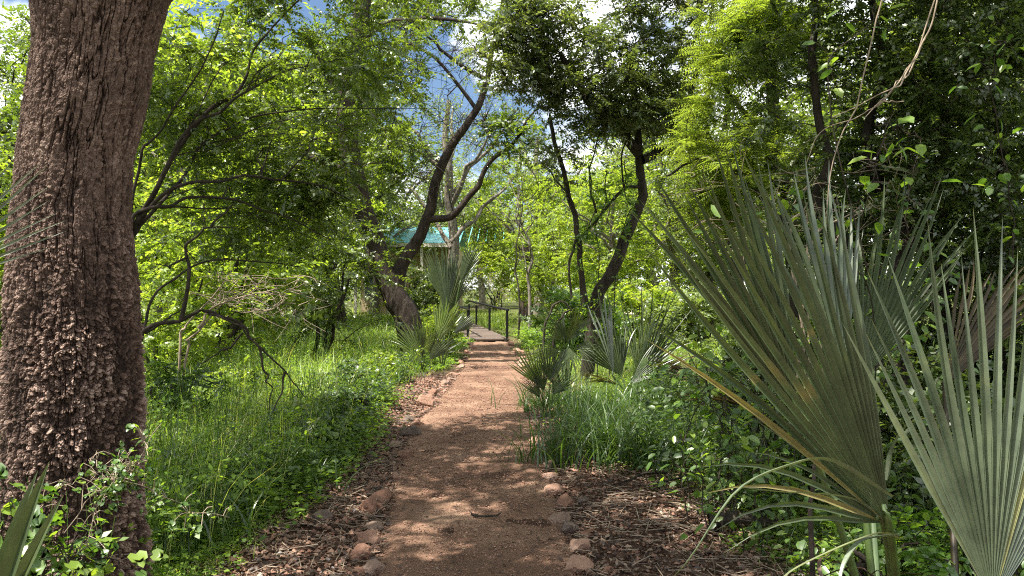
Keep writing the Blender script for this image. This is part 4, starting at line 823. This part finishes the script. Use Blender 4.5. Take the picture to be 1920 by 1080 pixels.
# ------------------------------------------------------------------ grass, herbs, litter
def blades(g, x, y, h, w, lean, K=4, rnd=None, z=None, curl=1.0):
    N = len(x); z = height(x, y) if z is None else z; a = U(0, 6.283, N); t = np.linspace(0, 1, K)
    dx, dy = np.cos(a), np.sin(a); f = a + 1.57 + rng.normal(0, .5, N)
    cx = x[:, None] + dx[:, None] * (lean * h)[:, None] * t ** 1.8; cy = y[:, None] + dy[:, None] * (lean * h)[:, None] * t ** 1.8
    cz = z[:, None] - .01 + h[:, None] * (t - .35 * curl * lean[:, None] * t ** 2.6)
    ww = w[:, None] * (1 - t ** 1.6) * .5
    lx = np.stack([cx - np.cos(f)[:, None] * ww, cy - np.sin(f)[:, None] * ww, cz], -1); rx = np.stack([cx + np.cos(f)[:, None] * ww, cy + np.sin(f)[:, None] * ww, cz], -1)
    V = np.concatenate([np.stack([lx[:, :-1], rx[:, :-1]], 2).reshape(N, -1, 3), np.stack([cx[:, -1], cy[:, -1], cz[:, -1]], -1)[:, None]], 1)
    nv = 2 * (K - 1) + 1; off = (np.arange(N) * nv)[:, None]
    q = np.concatenate([off + np.array([[2 * j, 2 * j + 1, 2 * j + 3, 2 * j + 2]]) for j in range(K - 2)]); tt = off + np.array([[nv - 3, nv - 2, nv - 1]])
    g.add(V, q=q, t=tt, r=np.repeat(U(0, 1, N) if rnd is None else rnd, nv))
def scatter(n, y0, y1, side, inner, margin=1.5):
    u = U(0, 1, n); y = y0 * (y1 / y0) ** u
    if side < 0: hi = grass_l(y) + rng.normal(0, .12, n); lo = -.74 * y - margin; x = lo + (hi - lo) * U(0, 1, n)
    else: lo = grass_r(y) + rng.normal(0, .12, n); hi = .74 * y + margin; x = lo + (hi - lo) * U(0, 1, n)
    if inner is not None:
        k = inner(x, y); x, y = x[k], y[k]
    return x, y
g = Geo()
x, y = scatter(150000, 2.4, 48, -1, None)
pat = fbm(x * .9, y * .9 + 4); k = (pat > .36) | (U(0, 1, len(x)) < .35); x, y, pat = x[k], y[k], pat[k]
sc = np.interp(y, [2, 8, 20, 48], [.8, 1.15, 1.7, 2.6]); edge = np.clip((grass_l(y) - x) / 1.0, .25, 1)
tall = fbm(x * .55 + 9, y * .4, o=3)
blades(g, x, y, U(.16, .6, len(x)) * edge * np.interp(y, [3, 15, 48], [1, 1.05, .9]) * (.15 + 2.0 * tall), .006 * sc * U(.5, 1.5, len(x)), U(.15, 1.15, len(x)), rnd=np.clip(U(-.1, .75, len(x)) + (fbm(x * .8, y * .5 + 60) - .5) * 1.3 + (U(0, 1, len(x)) < .05), 0, 1))
x, y = scatter(2200, 4, 40, -1, lambda x, y: vnoise(x * .7, y * .5) > .4); n = len(x); blades(g, x, y, U(.45, .95, n), .005 * np.interp(y, [3, 40], [1, 3]), U(.15, .8, n), K=5, rnd=U(.85, 1, n))
x, y = scatter(70000, 2.4, 48, 1, lambda x, y: ~((y < 8.5) & (x > .18 * y - .1) & (U(0, 1, len(x)) < .72)) & ((y < 22.6) | (x > np.interp(y, [22.6, 32], [.15, -1.3]))))
sc = np.interp(y, [2, 8, 20, 48], [.8, 1.15, 1.7, 2.6]); edge = np.clip((x - grass_r(y)) / .8, .3, 1)
blades(g, x, y, U(.12, .42, len(x)) * edge * np.interp(y, [4, 9, 14], [.6, .9, 1.1]), .006 * sc * U(.6, 1.5, len(x)), U(.15, .95, len(x)))
x = U(-3.2, -.2, 9000); y = U(30.5, 46, 9000); blades(g, x, y, U(.2, .5, 9000), .018 * np.ones(9000), U(.1, .6, 9000))
gr = build("grass", g, M['grass']); gr["kind"] = "stuff"; gr["label"] = "long lush sunlit grass of the meadow on both sides of the path"
# low broadleaved herbs
g = Geo()
def herbs(x, y, hmax, size, per):
    n = len(x); z = height(x, y); e = U(.35, 1, n) * hmax; i = np.repeat(np.arange(n), per); N = len(i)
    hh = U(.15, 1, N); pos = np.stack([x[i] + rng.normal(0, .045, N), y[i] + rng.normal(0, .045, N), z[i] + e[i] * hh], 1)
    a = U(0, 6.28, N); d = np.stack([np.cos(a), np.sin(a), U(-.4, .5, N)], 1); put_leaves(g, pos, d, norm(rng.normal(0, .4, (N, 3)) + [0, 0, 1]), (size[i] if np.ndim(size) else size) * U(.6, 1.3, N), 'quad', None, 1.25)
x, y = scatter(20000, 2.6, 40, -1, lambda x, y: (vnoise(x * 1.3, y * 1.3 + 7) > .38) | (y < 9)); herbs(x, y, .36 * np.clip((grass_l(y) - x) / .8, .35, 1) * np.interp(y, [2, 10], [.75, 1]), np.interp(y, [3, 10, 40], [.034, .05, .13]), 13)
x, y = scatter(6500, 2.6, 40, 1, lambda x, y: (~((y < 8.5) & (x > .18 * y - .1) & (U(0, 1, len(x)) < .5))) & (y < 22.6) | (x > np.interp(y, [22.6, 32], [.15, -1.3]))); herbs(x, y, .30 * np.clip((x - grass_r(y)) / .8, .3, 1), np.interp(y, [3, 10, 40], [.034, .05, .13]), 12)
x = U(-2.6, -1.5, 700); y = U(5.0, 10.5, 700); x = grass_l(y) + rng.normal(-.15, .2, 700); herbs(x, y, .32, .05, 14)
x = U(.3, 1.6, 500); y = U(19, 26, 500); herbs(x, y, .35, .07, 14)
x, y = scatter(2600, 3, 26, -1, None); n = len(x); b_ = np.stack([x, y, height(x, y)], 1); hh = U(.35, .85, n); tp = b_ + np.stack([rng.normal(0, .12, n), rng.normal(0, .12, n), hh], 1)
tubes(g, np.stack([b_, (b_ + tp) / 2 + rng.normal(0, .03, (n, 3)), tp], 1), np.full((n, 3), .0016) * np.interp(y, [3, 26], [1, 3])[:, None], 3)
sprays(g, None, (b_ + tp) / 2 + [0, 0, .06], hh * .28, 3, 5, .045, droop=.1, twr=.001)
hb = build("herbs", g, M['herb']); hb["kind"] = "stuff"; hb["label"] = "low leafy weeds growing through the meadow grass"
g = Geo()
def undergrowth(x, y, h0, h1, size, per):
    n = len(x); b_ = np.stack([x, y, height(x, y)], 1); hh = U(h0, h1, n); tp = b_ + np.stack([rng.normal(0, .12, n), rng.normal(0, .12, n), hh], 1); K = 6; t = np.linspace(0, 1, K)[None, :, None]
    pts = b_[:, None] * (1 - t) + tp[:, None] * t + rng.normal(0, .06, (n, 1, 3)) * np.sin(t * 3.14); tubes(g, pts, .003 * (1.1 - .8 * t[..., 0]) + 0 * pts[..., 0], 3)
    s_u = U(.2, 1, (n, per)); xx_ = s_u * (K - 1); i = np.minimum(xx_.astype(int), K - 2); f = (xx_ - i)[..., None]; ar = np.arange(n)[:, None]; pos = (pts[ar, i] * (1 - f) + pts[ar, i + 1] * f).reshape(-1, 3)
    N = len(pos); d = norm(np.stack([rng.normal(0, 1, N), rng.normal(0, 1, N), U(-.3, .6, N)], 1)); e = pos + d * U(.01, .05, N)[:, None]
    put_leaves(g, e, d - [0, 0, .25], norm(rng.normal(0, .4, (N, 3)) + [0, 0, 1]), size * U(.5, 1.3, N), 'oval', np.clip(np.repeat(U(0, .5, n), per) + U(0, .5, N), 0, 1), 1.15)
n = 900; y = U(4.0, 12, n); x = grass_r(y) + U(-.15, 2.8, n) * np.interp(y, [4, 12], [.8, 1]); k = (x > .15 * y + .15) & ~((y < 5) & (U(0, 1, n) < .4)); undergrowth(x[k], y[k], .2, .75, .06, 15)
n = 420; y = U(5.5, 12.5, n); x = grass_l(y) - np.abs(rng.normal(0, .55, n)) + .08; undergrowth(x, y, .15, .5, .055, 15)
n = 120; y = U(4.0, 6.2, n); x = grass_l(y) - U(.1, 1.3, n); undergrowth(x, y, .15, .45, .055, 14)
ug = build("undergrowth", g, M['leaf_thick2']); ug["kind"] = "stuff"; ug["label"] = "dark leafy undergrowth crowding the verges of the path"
# leaf litter and grit
g = Geo(); n = 36000; y = 2.6 * (14 / 2.6) ** U(0, 1, n); s = U(0, 1, n) < .42
s = U(0, 1, n) < .36; lo = np.where(s, grass_l(y) - .25, path_r(y) - .04); hi = np.where(s, path_l(y) + .04, grass_r(y) + .5 + (U(0, 1, n) < .45) * 2.2); x = lo + (hi - lo) * U(0, 1, n)
z = height(x, y) + U(.004, .03, n); a = U(0, 6.28, n)
put_leaves(g, np.stack([x, y, z], 1), np.stack([np.cos(a), np.sin(a), rng.normal(0, .3, n)], 1), norm(rng.normal(0, .38, (n, 3)) + [0, 0, 1]), U(.010, .045, n), 'oval', U(0, 1, n) ** 1.3, 1.1)
n = 1900; y = 2.6 * (20 / 2.6) ** U(0, 1, n); x = path_l(y) + (path_r(y) - path_l(y)) * U(0, 1, n); a = U(0, 6.28, n)
put_leaves(g, np.stack([x, y, height(x, y) + .028], 1), np.stack([np.cos(a), np.sin(a), 0 * a], 1), norm(rng.normal(0, .3, (n, 3)) + [0, 0, 1]), U(.01, .035, n), 'oval')
lt = build("leaf_litter", g, M['dead_leaf']); lt["kind"] = "stuff"; lt["label"] = "dry brown fallen leaves scattered beside the path"
g = Geo(); n = 2600; y = 2.6 * (12 / 2.6) ** U(0, 1, n); s = U(0, 1, n) < .4
lo = np.where(s, grass_l(y) - .3, path_r(y)); hi = np.where(s, path_l(y), grass_r(y) + .6); x = lo + (hi - lo) * U(0, 1, n); a = U(0, 6.28, n); Ln = U(.03, .16, n); p0 = np.stack([x, y, height(x, y) + U(.006, .03, n)], 1)
d = np.stack([np.cos(a), np.sin(a), rng.normal(0, .12, n)], 1) * Ln[:, None]; tubes(g, np.stack([p0 - d, p0 + rng.normal(0, .1, (n, 3)) * Ln[:, None] * .5, p0 + d], 1), U(.001, .004, n)[:, None] * np.ones((1, 3)), 4)
tl = build("twig_litter", g, M['drytwig']); tl["kind"] = "stuff"; tl["label"] = "small dry twigs lying in the leaf litter"
def pebbles(n, y0, y1, lo, hi, s0, s1, z0):
    y = y0 * (y1 / y0) ** U(0, 1, n); l, h = lo(y), hi(y); x = l + (h - l) * U(0, 1, n); s = U(0, 1, n) ** 2.5 * (s1 - s0) + s0; s = s * np.interp(y, [3, 12], [1, 1.8])
    o = np.array([[1, 0, 0], [0, 1, 0], [-1, 0, 0], [0, -1, 0], [0, 0, .7], [0, 0, -.7]]); V = o[None] * (1 + rng.normal(0, .25, (n, 6, 3))) ; a = U(0, 6.28, n); c, s_ = np.cos(a)[:, None], np.sin(a)[:, None]
    V = np.stack([V[..., 0] * c - V[..., 1] * s_, V[..., 0] * s_ + V[..., 1] * c, V[..., 2]], -1) * s[:, None, None] + np.stack([x, y, height(x, y) + z0], -1)[:, None]
    f = np.array([[0, 1, 4], [1, 2, 4], [2, 3, 4], [3, 0, 4], [1, 0, 5], [2, 1, 5], [3, 2, 5], [0, 3, 5]]); return V.reshape(-1, 3), (f[None] + (np.arange(n) * 6)[:, None, None]).reshape(-1, 3), np.repeat(U(0, 1, n), 6)
g = Geo(); V, f, r = pebbles(26000, 2.6, 16, path_l, path_r, .0022, .008, .018); g.add(V, t=f, r=r)
V, f, r = pebbles(7000, 2.6, 13, lambda y: grass_l(y) - .2, lambda y: path_l(y), .004, .022, .008); g.add(V, t=f, r=r)
V, f, r = pebbles(7000, 2.6, 13, lambda y: path_r(y), lambda y: grass_r(y) + .4, .004, .018, .008); g.add(V, t=f, r=r)
pb_ = build("gravel", g, M['stone'], smooth=False); pb_["kind"] = "stuff"; pb_["label"] = "reddish grit and small pebbles on and beside the path"

# broad bladed grass clump right of the path
def clump(label, px, Y, n, w, h, mat='tuft', bw=.012):
    b = gp(px, Y, 0); g = Geo(); N = n; x = b[0] + rng.normal(0, w, N); y = b[1] + rng.normal(0, w * .6, N)
    blades(g, x, y, U(.5, 1.1, N) * h, bw * U(.6, 1.3, N), U(.4, 1.3, N), K=7, curl=1.2); o = build("grass_clump", g, M[mat], None, b); tag(o, label, "grass clump", "grass clumps beside the path"); return o
clump("broad bladed glossy grass clump at the path's right edge before the small palm", 1120, 7.9, 260, .26, .62)
clump("second glossy grass clump farther right, before the mid palm", 1215, 8.2, 260, .26, .60)
for px, Y, lab in ((1085, 6.9, "leaning glossy grass clump nearest the right edging stones and dead frond"), (1175, 6.7, "wide glossy grass clump in front of the mid palm's shade"), (1260, 6.8, "glossy grass clump beside the left stems of the broadleaf shrub"),
                   (1150, 8.9, "grass clump behind the wide glossy one"), (1290, 8.8, "grass clump before the dry fan of the mid palm"), (1225, 9.6, "grass clump right at the foot of the mid palm"), (1045, 10.0, "grass clump at the foot of the dark drooping palm")):
    clump(lab, px, Y, 230, .30, U(.6, .85), bw=.014)
clump("grass clump standing behind the first one near the dark palm", 1085, 9.3, 160, .2, .55)
clump("grass clump in the shade at the right foot of the big flaky trunk", 330, 4.6, 200, .22, .55)
clump("grass clump with pale bent blades just right of the big trunk", 300, 5.3, 200, .25, .7)
clump("dark grass clump at the shaded edge of the meadow by the litter", 480, 5.6, 170, .28, .5)
clump("small dark tuft at the very edge of the path's right side", 988, 9.7, 26, .03, .36, bw=.014)
# dead hanging leaf by the grass clump
q0 = gp(1062, 7.6, 0); g = Geo()
for k in range(14): strap(g, [P(1082, 790, 7.5), P(1076 + U(-12, 12), 830, 7.4), P(1060 + U(-26, 14), 870, 7.3)], .010, U(0, 1), 8)
o = build("dead_frond", g, M['dead_leaf'], None, q0, smooth=False); tag(o, "withered grey brown palm frond drooping onto the litter right of the path", "dead leaf")

for px, py, Y, lab in ((1290, 700, 9.2, "dry brown palm frond lying behind the glossy grass clumps"), (1160, 722, 9.8, "flat dead palm frond lying under the mid palm"), (1390, 760, 6.8, "dead palm frond caught in the broadleaf shrub")):
    g = Geo(); c = P(px, py, Y); c[2] = max(c[2], gz(c[0], Y) + .08); a0_ = U(2.4, 3.4)
    for k in range(20):
        a = a0_ + (k - 10) * .09; L_ = U(.4, .75); e = c + np.array([math.cos(a) * L_, math.sin(a) * .5 * L_, U(-.02, .16)]); strap(g, [c, (c + e) / 2 + [0, 0, .05], e], .012, U(0, 1), 8)
    o = build("dead_frond", g, M['dry_frond'], None, c, smooth=False); tag(o, lab, "dead leaf")
# ------------------------------------------------------------------ edging stones
ICO = None
def stone_mesh(name, rx, ry, rz, mat, seed):
    global ICO
    if ICO is None:
        import bmesh
        bm = bmesh.new(); bmesh.ops.create_icosphere(bm, subdivisions=4, radius=1.0); bm.verts.ensure_lookup_table()
        ICO = (np.array([v.co[:] for v in bm.verts]), np.array([[v.index for v in f.verts] for f in bm.faces])); bm.free()
    v, f = ICO; r = np.random.default_rng(seed); n = norm(r.normal(0, 1, (13, 3))); d = r.uniform(.62, 1.0, 13)
    dots = v @ n.T; rad = np.min(np.where(dots > .05, d[None] / np.maximum(dots, .05), 9), axis=1); rad = np.minimum(rad, 1.15)
    rad = rad * (1 + .28 * (fbm(v[:, 0] * 2.5 + seed, v[:, 1] * 2.5, v[:, 2] * 2.5) - .5) + .14 * (fbm(v[:, 0] * 9 + seed, v[:, 1] * 9, v[:, 2] * 9) - .5))
    return Geo().add(v * rad[:, None] * [rx, ry, rz], t=f, r=np.full(len(v), r.uniform(0, 1)))
GS = "rough stones edging the path"
def stone(px, py, w, h, label, mat='stone', tilt=0.):
    Y = CAM[2] * FPX / (py - 540.); x = (px - 960) / FPX * Y; sx = w / FPX * Y / 2 * .90; sz = h / FPX * Y / 2 * .95
    seed = int(px * 7 + py); o = build("edging_stone", stone_mesh("s", sx, sx * (.8 + (seed % 7) * .08), sz, M[mat], seed), M[mat], None, (0, 0, 0), smooth=False)
    o.location = (x, Y, gz(x, Y) + sz * .24); o.rotation_euler = (tilt * .5, tilt, (seed % 63) / 10.); tag(o, label, "stone", GS)
for a in [
 (700, 1072, 56, 34, "pale flat stone nearest the camera on the left edge of the path", 'stone_pale'), (672, 1048, 44, 36, "stone tucked outside the nearest pale one on the left path edge"),
 (692, 1018, 46, 50, "dark reddish upright stone second in the left edging row"), (700, 992, 40, 22, "small flat topped stone third in the left edging row", 'stone_pale'),
 (694, 962, 38, 48, "tall red brown stone in the left row beside the middle of the bare path"), (718, 938, 56, 30, "large slanted red stone leading the left row behind the tall red one", 'stone', .3),
 (742, 903, 26, 30, "small bright orange stone standing alone on the left path edge"), (762, 858, 34, 24, "orange pink stone on the left edge below the dark slab"),
 (768, 818, 36, 34, "dark grey upright slab stone on the left path edge", 'stone_grey', .4), (742, 836, 34, 14, "flat pale slab lying left of the dark grey slab", 'stone_pale', .1),
 (784, 800, 30, 22, "rounded brown stone behind the dark slab on the left edge"), (766, 792, 26, 22, "grey brown stone tucked left of the rounded brown one", 'stone_grey'),
 (798, 762, 36, 38, "tall reddish pointed stone, the largest of the left row midway along", 'stone', -.3), (812, 744, 22, 22, "red stone leaning behind the tall pointed one"),
 (834, 722, 24, 18, "sunlit pale pink stone in the left row beyond the pointed ones", 'stone_pale'), (846, 708, 22, 14, "flat sunlit stone in the left row below the low palm"),
 (1086, 1068, 62, 40, "broad red stone nearest the camera on the right edge of the path"), (1084, 1030, 54, 46, "dark brown rounded stone second in the right edging row"),
 (1066, 1000, 36, 34, "blue grey stone in the right edging row", 'stone_grey'), (1050, 978, 40, 34, "pale cream rounded stone in the right edging row", 'stone_pale'),
 (1062, 950, 36, 34, "pinkish brown stone behind the cream stone on the right"), (1036, 926, 42, 34, "flat pink stone in the right row beside the litter"),
 (1032, 896, 44, 16, "thin flat red tile like stone in the right row"), (1030, 876, 32, 26, "rounded sandy stone just behind the thin red one", 'stone_pale'),
 (1024, 856, 36, 24, "rough orange stone in the right row by the dead frond"), (1016, 832, 42, 24, "broad low red stone in the right row by the grass clump"),
 (1002, 800, 22, 14, "small red stone in the right row near the dark tuft"), (990, 764, 18, 12, "small flat stone by the small fan palm"),
 (596, 918, 54, 12, "large flat pale stone lying in the leaf litter at the meadow edge", 'stone_pale'), (530, 966, 76, 20, "large flat mossy slab lying in the shade right of the big trunk", 'stone_grey'),
 (493, 985, 30, 8, "thin pale chip of stone before the mossy slab", 'stone_pale'), (600, 990, 44, 26, "grey weathered stone half buried in the litter left of the path", 'stone_grey')]:
    stone(*a)
ORD = 'first second third fourth fifth sixth seventh eighth ninth tenth eleventh twelfth last'.split()
for k in range(26):
    Y = 13.2 + (k // 2) * .66; left = k % 2 == 0; x = (float(path_l(Y)) - .02 if left else float(path_r(Y)) + .03) + U(-.05, .05)
    py = 540 + CAM[2] * FPX / Y; px = 960 + x / Y * FPX; w = U(.14, .26) / Y * FPX
    stone(px, py, w, w * U(.5, .8), "%s small far stone past the low palm in the %s edging row towards the footbridge" % (ORD[k // 2], "left" if left else "right"), 'stone' if k % 3 else 'stone_pale')
for k in range(28):
    left = k % 2 == 0; Y = 4.3 + (k // 2) * .6 + U(-.1, .1); x = (float(path_l(Y)) - U(.0, .16) if left else float(path_r(Y)) + U(.0, .16)); py = 540 + CAM[2] * FPX / Y; px = 960 + x / Y * FPX; w = U(.06, .13) / Y * FPX
    stone(px, py, w, w * U(.5, .9), "%s little rubble stone from the camera wedged in the %s edging row" % ((ORD[:12] + ['thirteenth', 'last'])[k // 2], "left" if left else "right"), ('stone', 'stone', 'stone_grey')[k % 3])
# sticks on the path and in the litter
def stick(label, pts, r):
    g = Geo(); p0 = np.asarray(pts[0]); smooth_limb(pts, r, r * .5, g=g, jit=.008, sides=7, n=14); o = build("fallen_stick", g, M['bark_dark'], None, p0); tag(o, label, "stick", "fallen sticks"); return o
def on(px, py, dz=.02):
    Y = CAM[2] * FPX / (py - 540.); x = (px - 960) / FPX * Y; return np.array([x, Y, gz(x, Y) + dz])
stick("short forked dark stick lying across the middle of the path", [on(884, 975, .035), on(905, 980, .04), on(930, 978, .04), on(938, 973, .04)], .010)
stick("bent branch lying in the litter under the big palm's left leaves", [on(1250, 905, .04), on(1210, 915, .07), on(1180, 925, .05), on(1150, 928, .03)], .013)
stick("long thin stick in the right hand litter beside the leafy shrub", [on(1310, 900, .05), on(1270, 925, .08), on(1225, 930, .05)], .011)
stick("thick weathered fallen branch on the ground under the foreground palm", [on(1330, 1010, .06), on(1400, 1010, .1), on(1470, 1020, .09)], .05)
stick("small stick at the bottom left litter close to the camera", [on(590, 1068, .03), on(560, 1078, .04)], .006)
stick("upright slender brown stem standing before the big palm's heart", [gp(1522, 3.0), P(1522, 1000, 3.0), P(1526, 870, 3.0)], .014)

# ------------------------------------------------------------------ footbridge
A = np.array([-.66, 22.45]); Bv = norm(np.array([-1.75, 9.6])); Nn = np.array([Bv[1], -Bv[0]])
fbz = .07
br = thing("footbridge", "small wooden plank footbridge with black painted handrails at the end of the path", "footbridge", (A[0], A[1], 0))
def box(g, c, ax, ay, az, r=0.):
    c = np.asarray(c, float); ax, ay, az = map(np.asarray, (ax, ay, az)); s = np.array([[-1, -1, -1], [1, -1, -1], [1, 1, -1], [-1, 1, -1], [-1, -1, 1], [1, -1, 1], [1, 1, 1], [-1, 1, 1]])
    g.add(c + s[:, :1] * ax + s[:, 1:2] * ay + s[:, 2:] * az, q=[[0, 3, 2, 1], [4, 5, 6, 7], [0, 1, 5, 4], [1, 2, 6, 5], [2, 3, 7, 6], [3, 0, 4, 7]], r=np.full(8, r))
def w3(s, o, z): p = A + Bv * s + Nn * o; return np.array([p[0], p[1], z])
b3v = np.array([*Bv, 0]); n3v = np.array([*Nn, 0]); up3 = np.array([0, 0, 1.])
LEN = 9.4; g = Geo(); npl = 64
for k in range(npl):
    s = (k + .5) * LEN / npl; box(g, w3(s, U(-.012, .012), fbz + s * .012 + U(-.002, .002)), n3v * .60, b3v * (LEN / npl / 2 - .006), up3 * .02, U(0, 1))
build("deck", g, M['plank'], br, (A[0], A[1], 0), smooth=False)
g = Geo()
for o_ in (-.48, .48): box(g, w3(LEN / 2, o_, fbz + LEN * .006 - .10), n3v * .05, b3v * LEN / 2, up3 * .07)
build("beams", g, M['bark_dark'], br, (A[0], A[1], 0), smooth=False)
for sgn, posts, s0, s1 in ((1, (.10, 3.6, 7.0, 9.3), 0.0, 9.4), (-1, (.9, 5.0, 9.2), .8, 9.3)):
    g = Geo(); o_ = sgn * .54; a = w3(s0 - .1, o_, fbz + .88); b = w3(s1, o_, fbz + .88 + .012 * s1); tubes(g, np.linspace(a, b, 6), np.full(6, .034), 10)
    for e in (a, b): g.add(np.concatenate([[e], e + .034 * (n3v * np.cos(np.arange(10) / 10 * 6.2832)[:, None] + up3 * np.sin(np.arange(10) / 10 * 6.2832)[:, None])]), t=[[0, 1 + i_, 1 + (i_ + 1) % 10] for i_ in range(10)])
    rail = build("handrail", g, M['paint_black'], br, (A[0], A[1], 0))
    for s in posts:
        g = Geo(); box(g, w3(s, o_, fbz + .36), n3v * .035, b3v * .035, up3 * .50); build("post", g, M['paint_black'], rail, (A[0], A[1], 0), smooth=False)

# ------------------------------------------------------------------ teal roofed building far behind
bx0, by0 = -5.5, 40.0
bd = thing("lodge_building", "low tan building with a bright teal metal roof seen through the trees", "building", (bx0, by0, 0))
def hb_(name, geo, mat, parent): return build(name, geo, mat, parent, (bx0, by0, 0), smooth=False)
M['wall_tan'] = rough_mat('tan_wall', [(.3, (.38, .29, .17)), (.7, (.5, .40, .25))], 3, 5, .2, .01)
M['teal'] = rough_mat('teal_roof', [(.3, (.10, .36, .37)), (.7, (.16, .46, .46))], 2, 4, .1, .01, (8, 1, 1), rough=.45)
M['glass_dark'] = rough_mat('dark_glass', [(.3, (.02, .025, .03)), (.7, (.04, .045, .05))], 1, 2, 0, .01, rough=.1, spec=.6)
M['cream'] = rough_mat('cream_trim', [(.3, (.55, .5, .42)), (.7, (.65, .6, .5))], 3, 4, .1, .01)
g = Geo(); box(g, (bx0, by0 + 3, 1.9), (2.5, 0, 0), (0, 3, 0), (0, 0, 1.9)); hb_("wall", g, M['wall_tan'], bd)
g = Geo(); x0, x1 = bx0 - 2.8, bx0 + 2.8
for sg in (-1, 1):
    yy0 = by0 + 3 + sg * 4.1; V = np.array([[x0, yy0, 3.85], [x1, yy0, 3.85], [x1, by0 + 3, 4.95], [x0, by0 + 3, 4.95]]); V2 = V + [0, 0, .08]
    g.add(np.concatenate([V, V2]), q=[[0, 3, 2, 1], [4, 5, 6, 7], [0, 1, 5, 4], [1, 2, 6, 5], [2, 3, 7, 6], [3, 0, 4, 7]])
    for k in range(26):
        xr = x0 + .2 + k * .45; box(g, (xr, (yy0 + by0 + 3) / 2, 4.40 + .085), (.02, 0, 0), (0, (by0 + 3 - yy0) / 2, .55), (0, 0, .025))
hb_("roof", g, M['teal'], bd)
g = Geo(); box(g, (bx0, by0 - 1.15, 3.80), (2.8, 0, 0), (0, .03, 0), (0, 0, .1)); hb_("fascia", g, M['cream'], bd)
for k in range(4):
    xw = bx0 - 1.8 + k * 1.2
    if k == 2:
        g = Geo(); box(g, (xw, by0 - .03, 1.05), (.5, 0, 0), (0, .03, 0), (0, 0, 1.05)); dr = hb_("door", g, M['bark_dark'], bd)
    else:
        g = Geo(); box(g, (xw, by0 - .02, 1.7), (.45, 0, 0), (0, .03, 0), (0, 0, .55)); wd = hb_("window", g, M['glass_dark'], bd)
        g = Geo()
        for dz in (-.6, .6): box(g, (xw, by0 - .04, 1.7 + dz), (.51, 0, 0), (0, .04, 0), (0, 0, .05))
        for dx in (-.48, 0, .48): box(g, (xw + dx, by0 - .042, 1.7), (.03, 0, 0), (0, .04, 0), (0, 0, .55))
        hb_("window_frame", g, M['cream'], wd)
for k in range(4):
    g = Geo(); box(g, (bx0 - 2.55 + k * 1.7, by0 - 1.0, 1.85), (.07, 0, 0), (0, .07, 0), (0, 0, 1.85)); hb_("porch_post", g, M['cream'], bd)

# ------------------------------------------------------------------ far wood closing the horizon
g = Geo(); n = 90000; x = U(-75, 75, n); y = U(62, 84, n); top_ = 7.5 + 5 * (fbm(x * .16, y * .16 + 2, o=3) - .35) * 2; z = top_ * U(0, 1, n) ** .8
k = vnoise(x * .55, y * .55, z * .55) > .36; x, y, z = x[k], y[k], z[k]; n = len(x); d = rng.normal(0, 1, (n, 3))
put_leaves(g, np.stack([x, y, z], 1), d, norm(rng.normal(0, .6, (n, 3)) + [0, 0, 1]), U(.22, .5, n), 'quad', None, 1.4)
fw = build("far_wood", g, M['leaf_olive']); fw["kind"] = "stuff"; fw["label"] = "distant pale green wood closing the horizon behind the meadow"
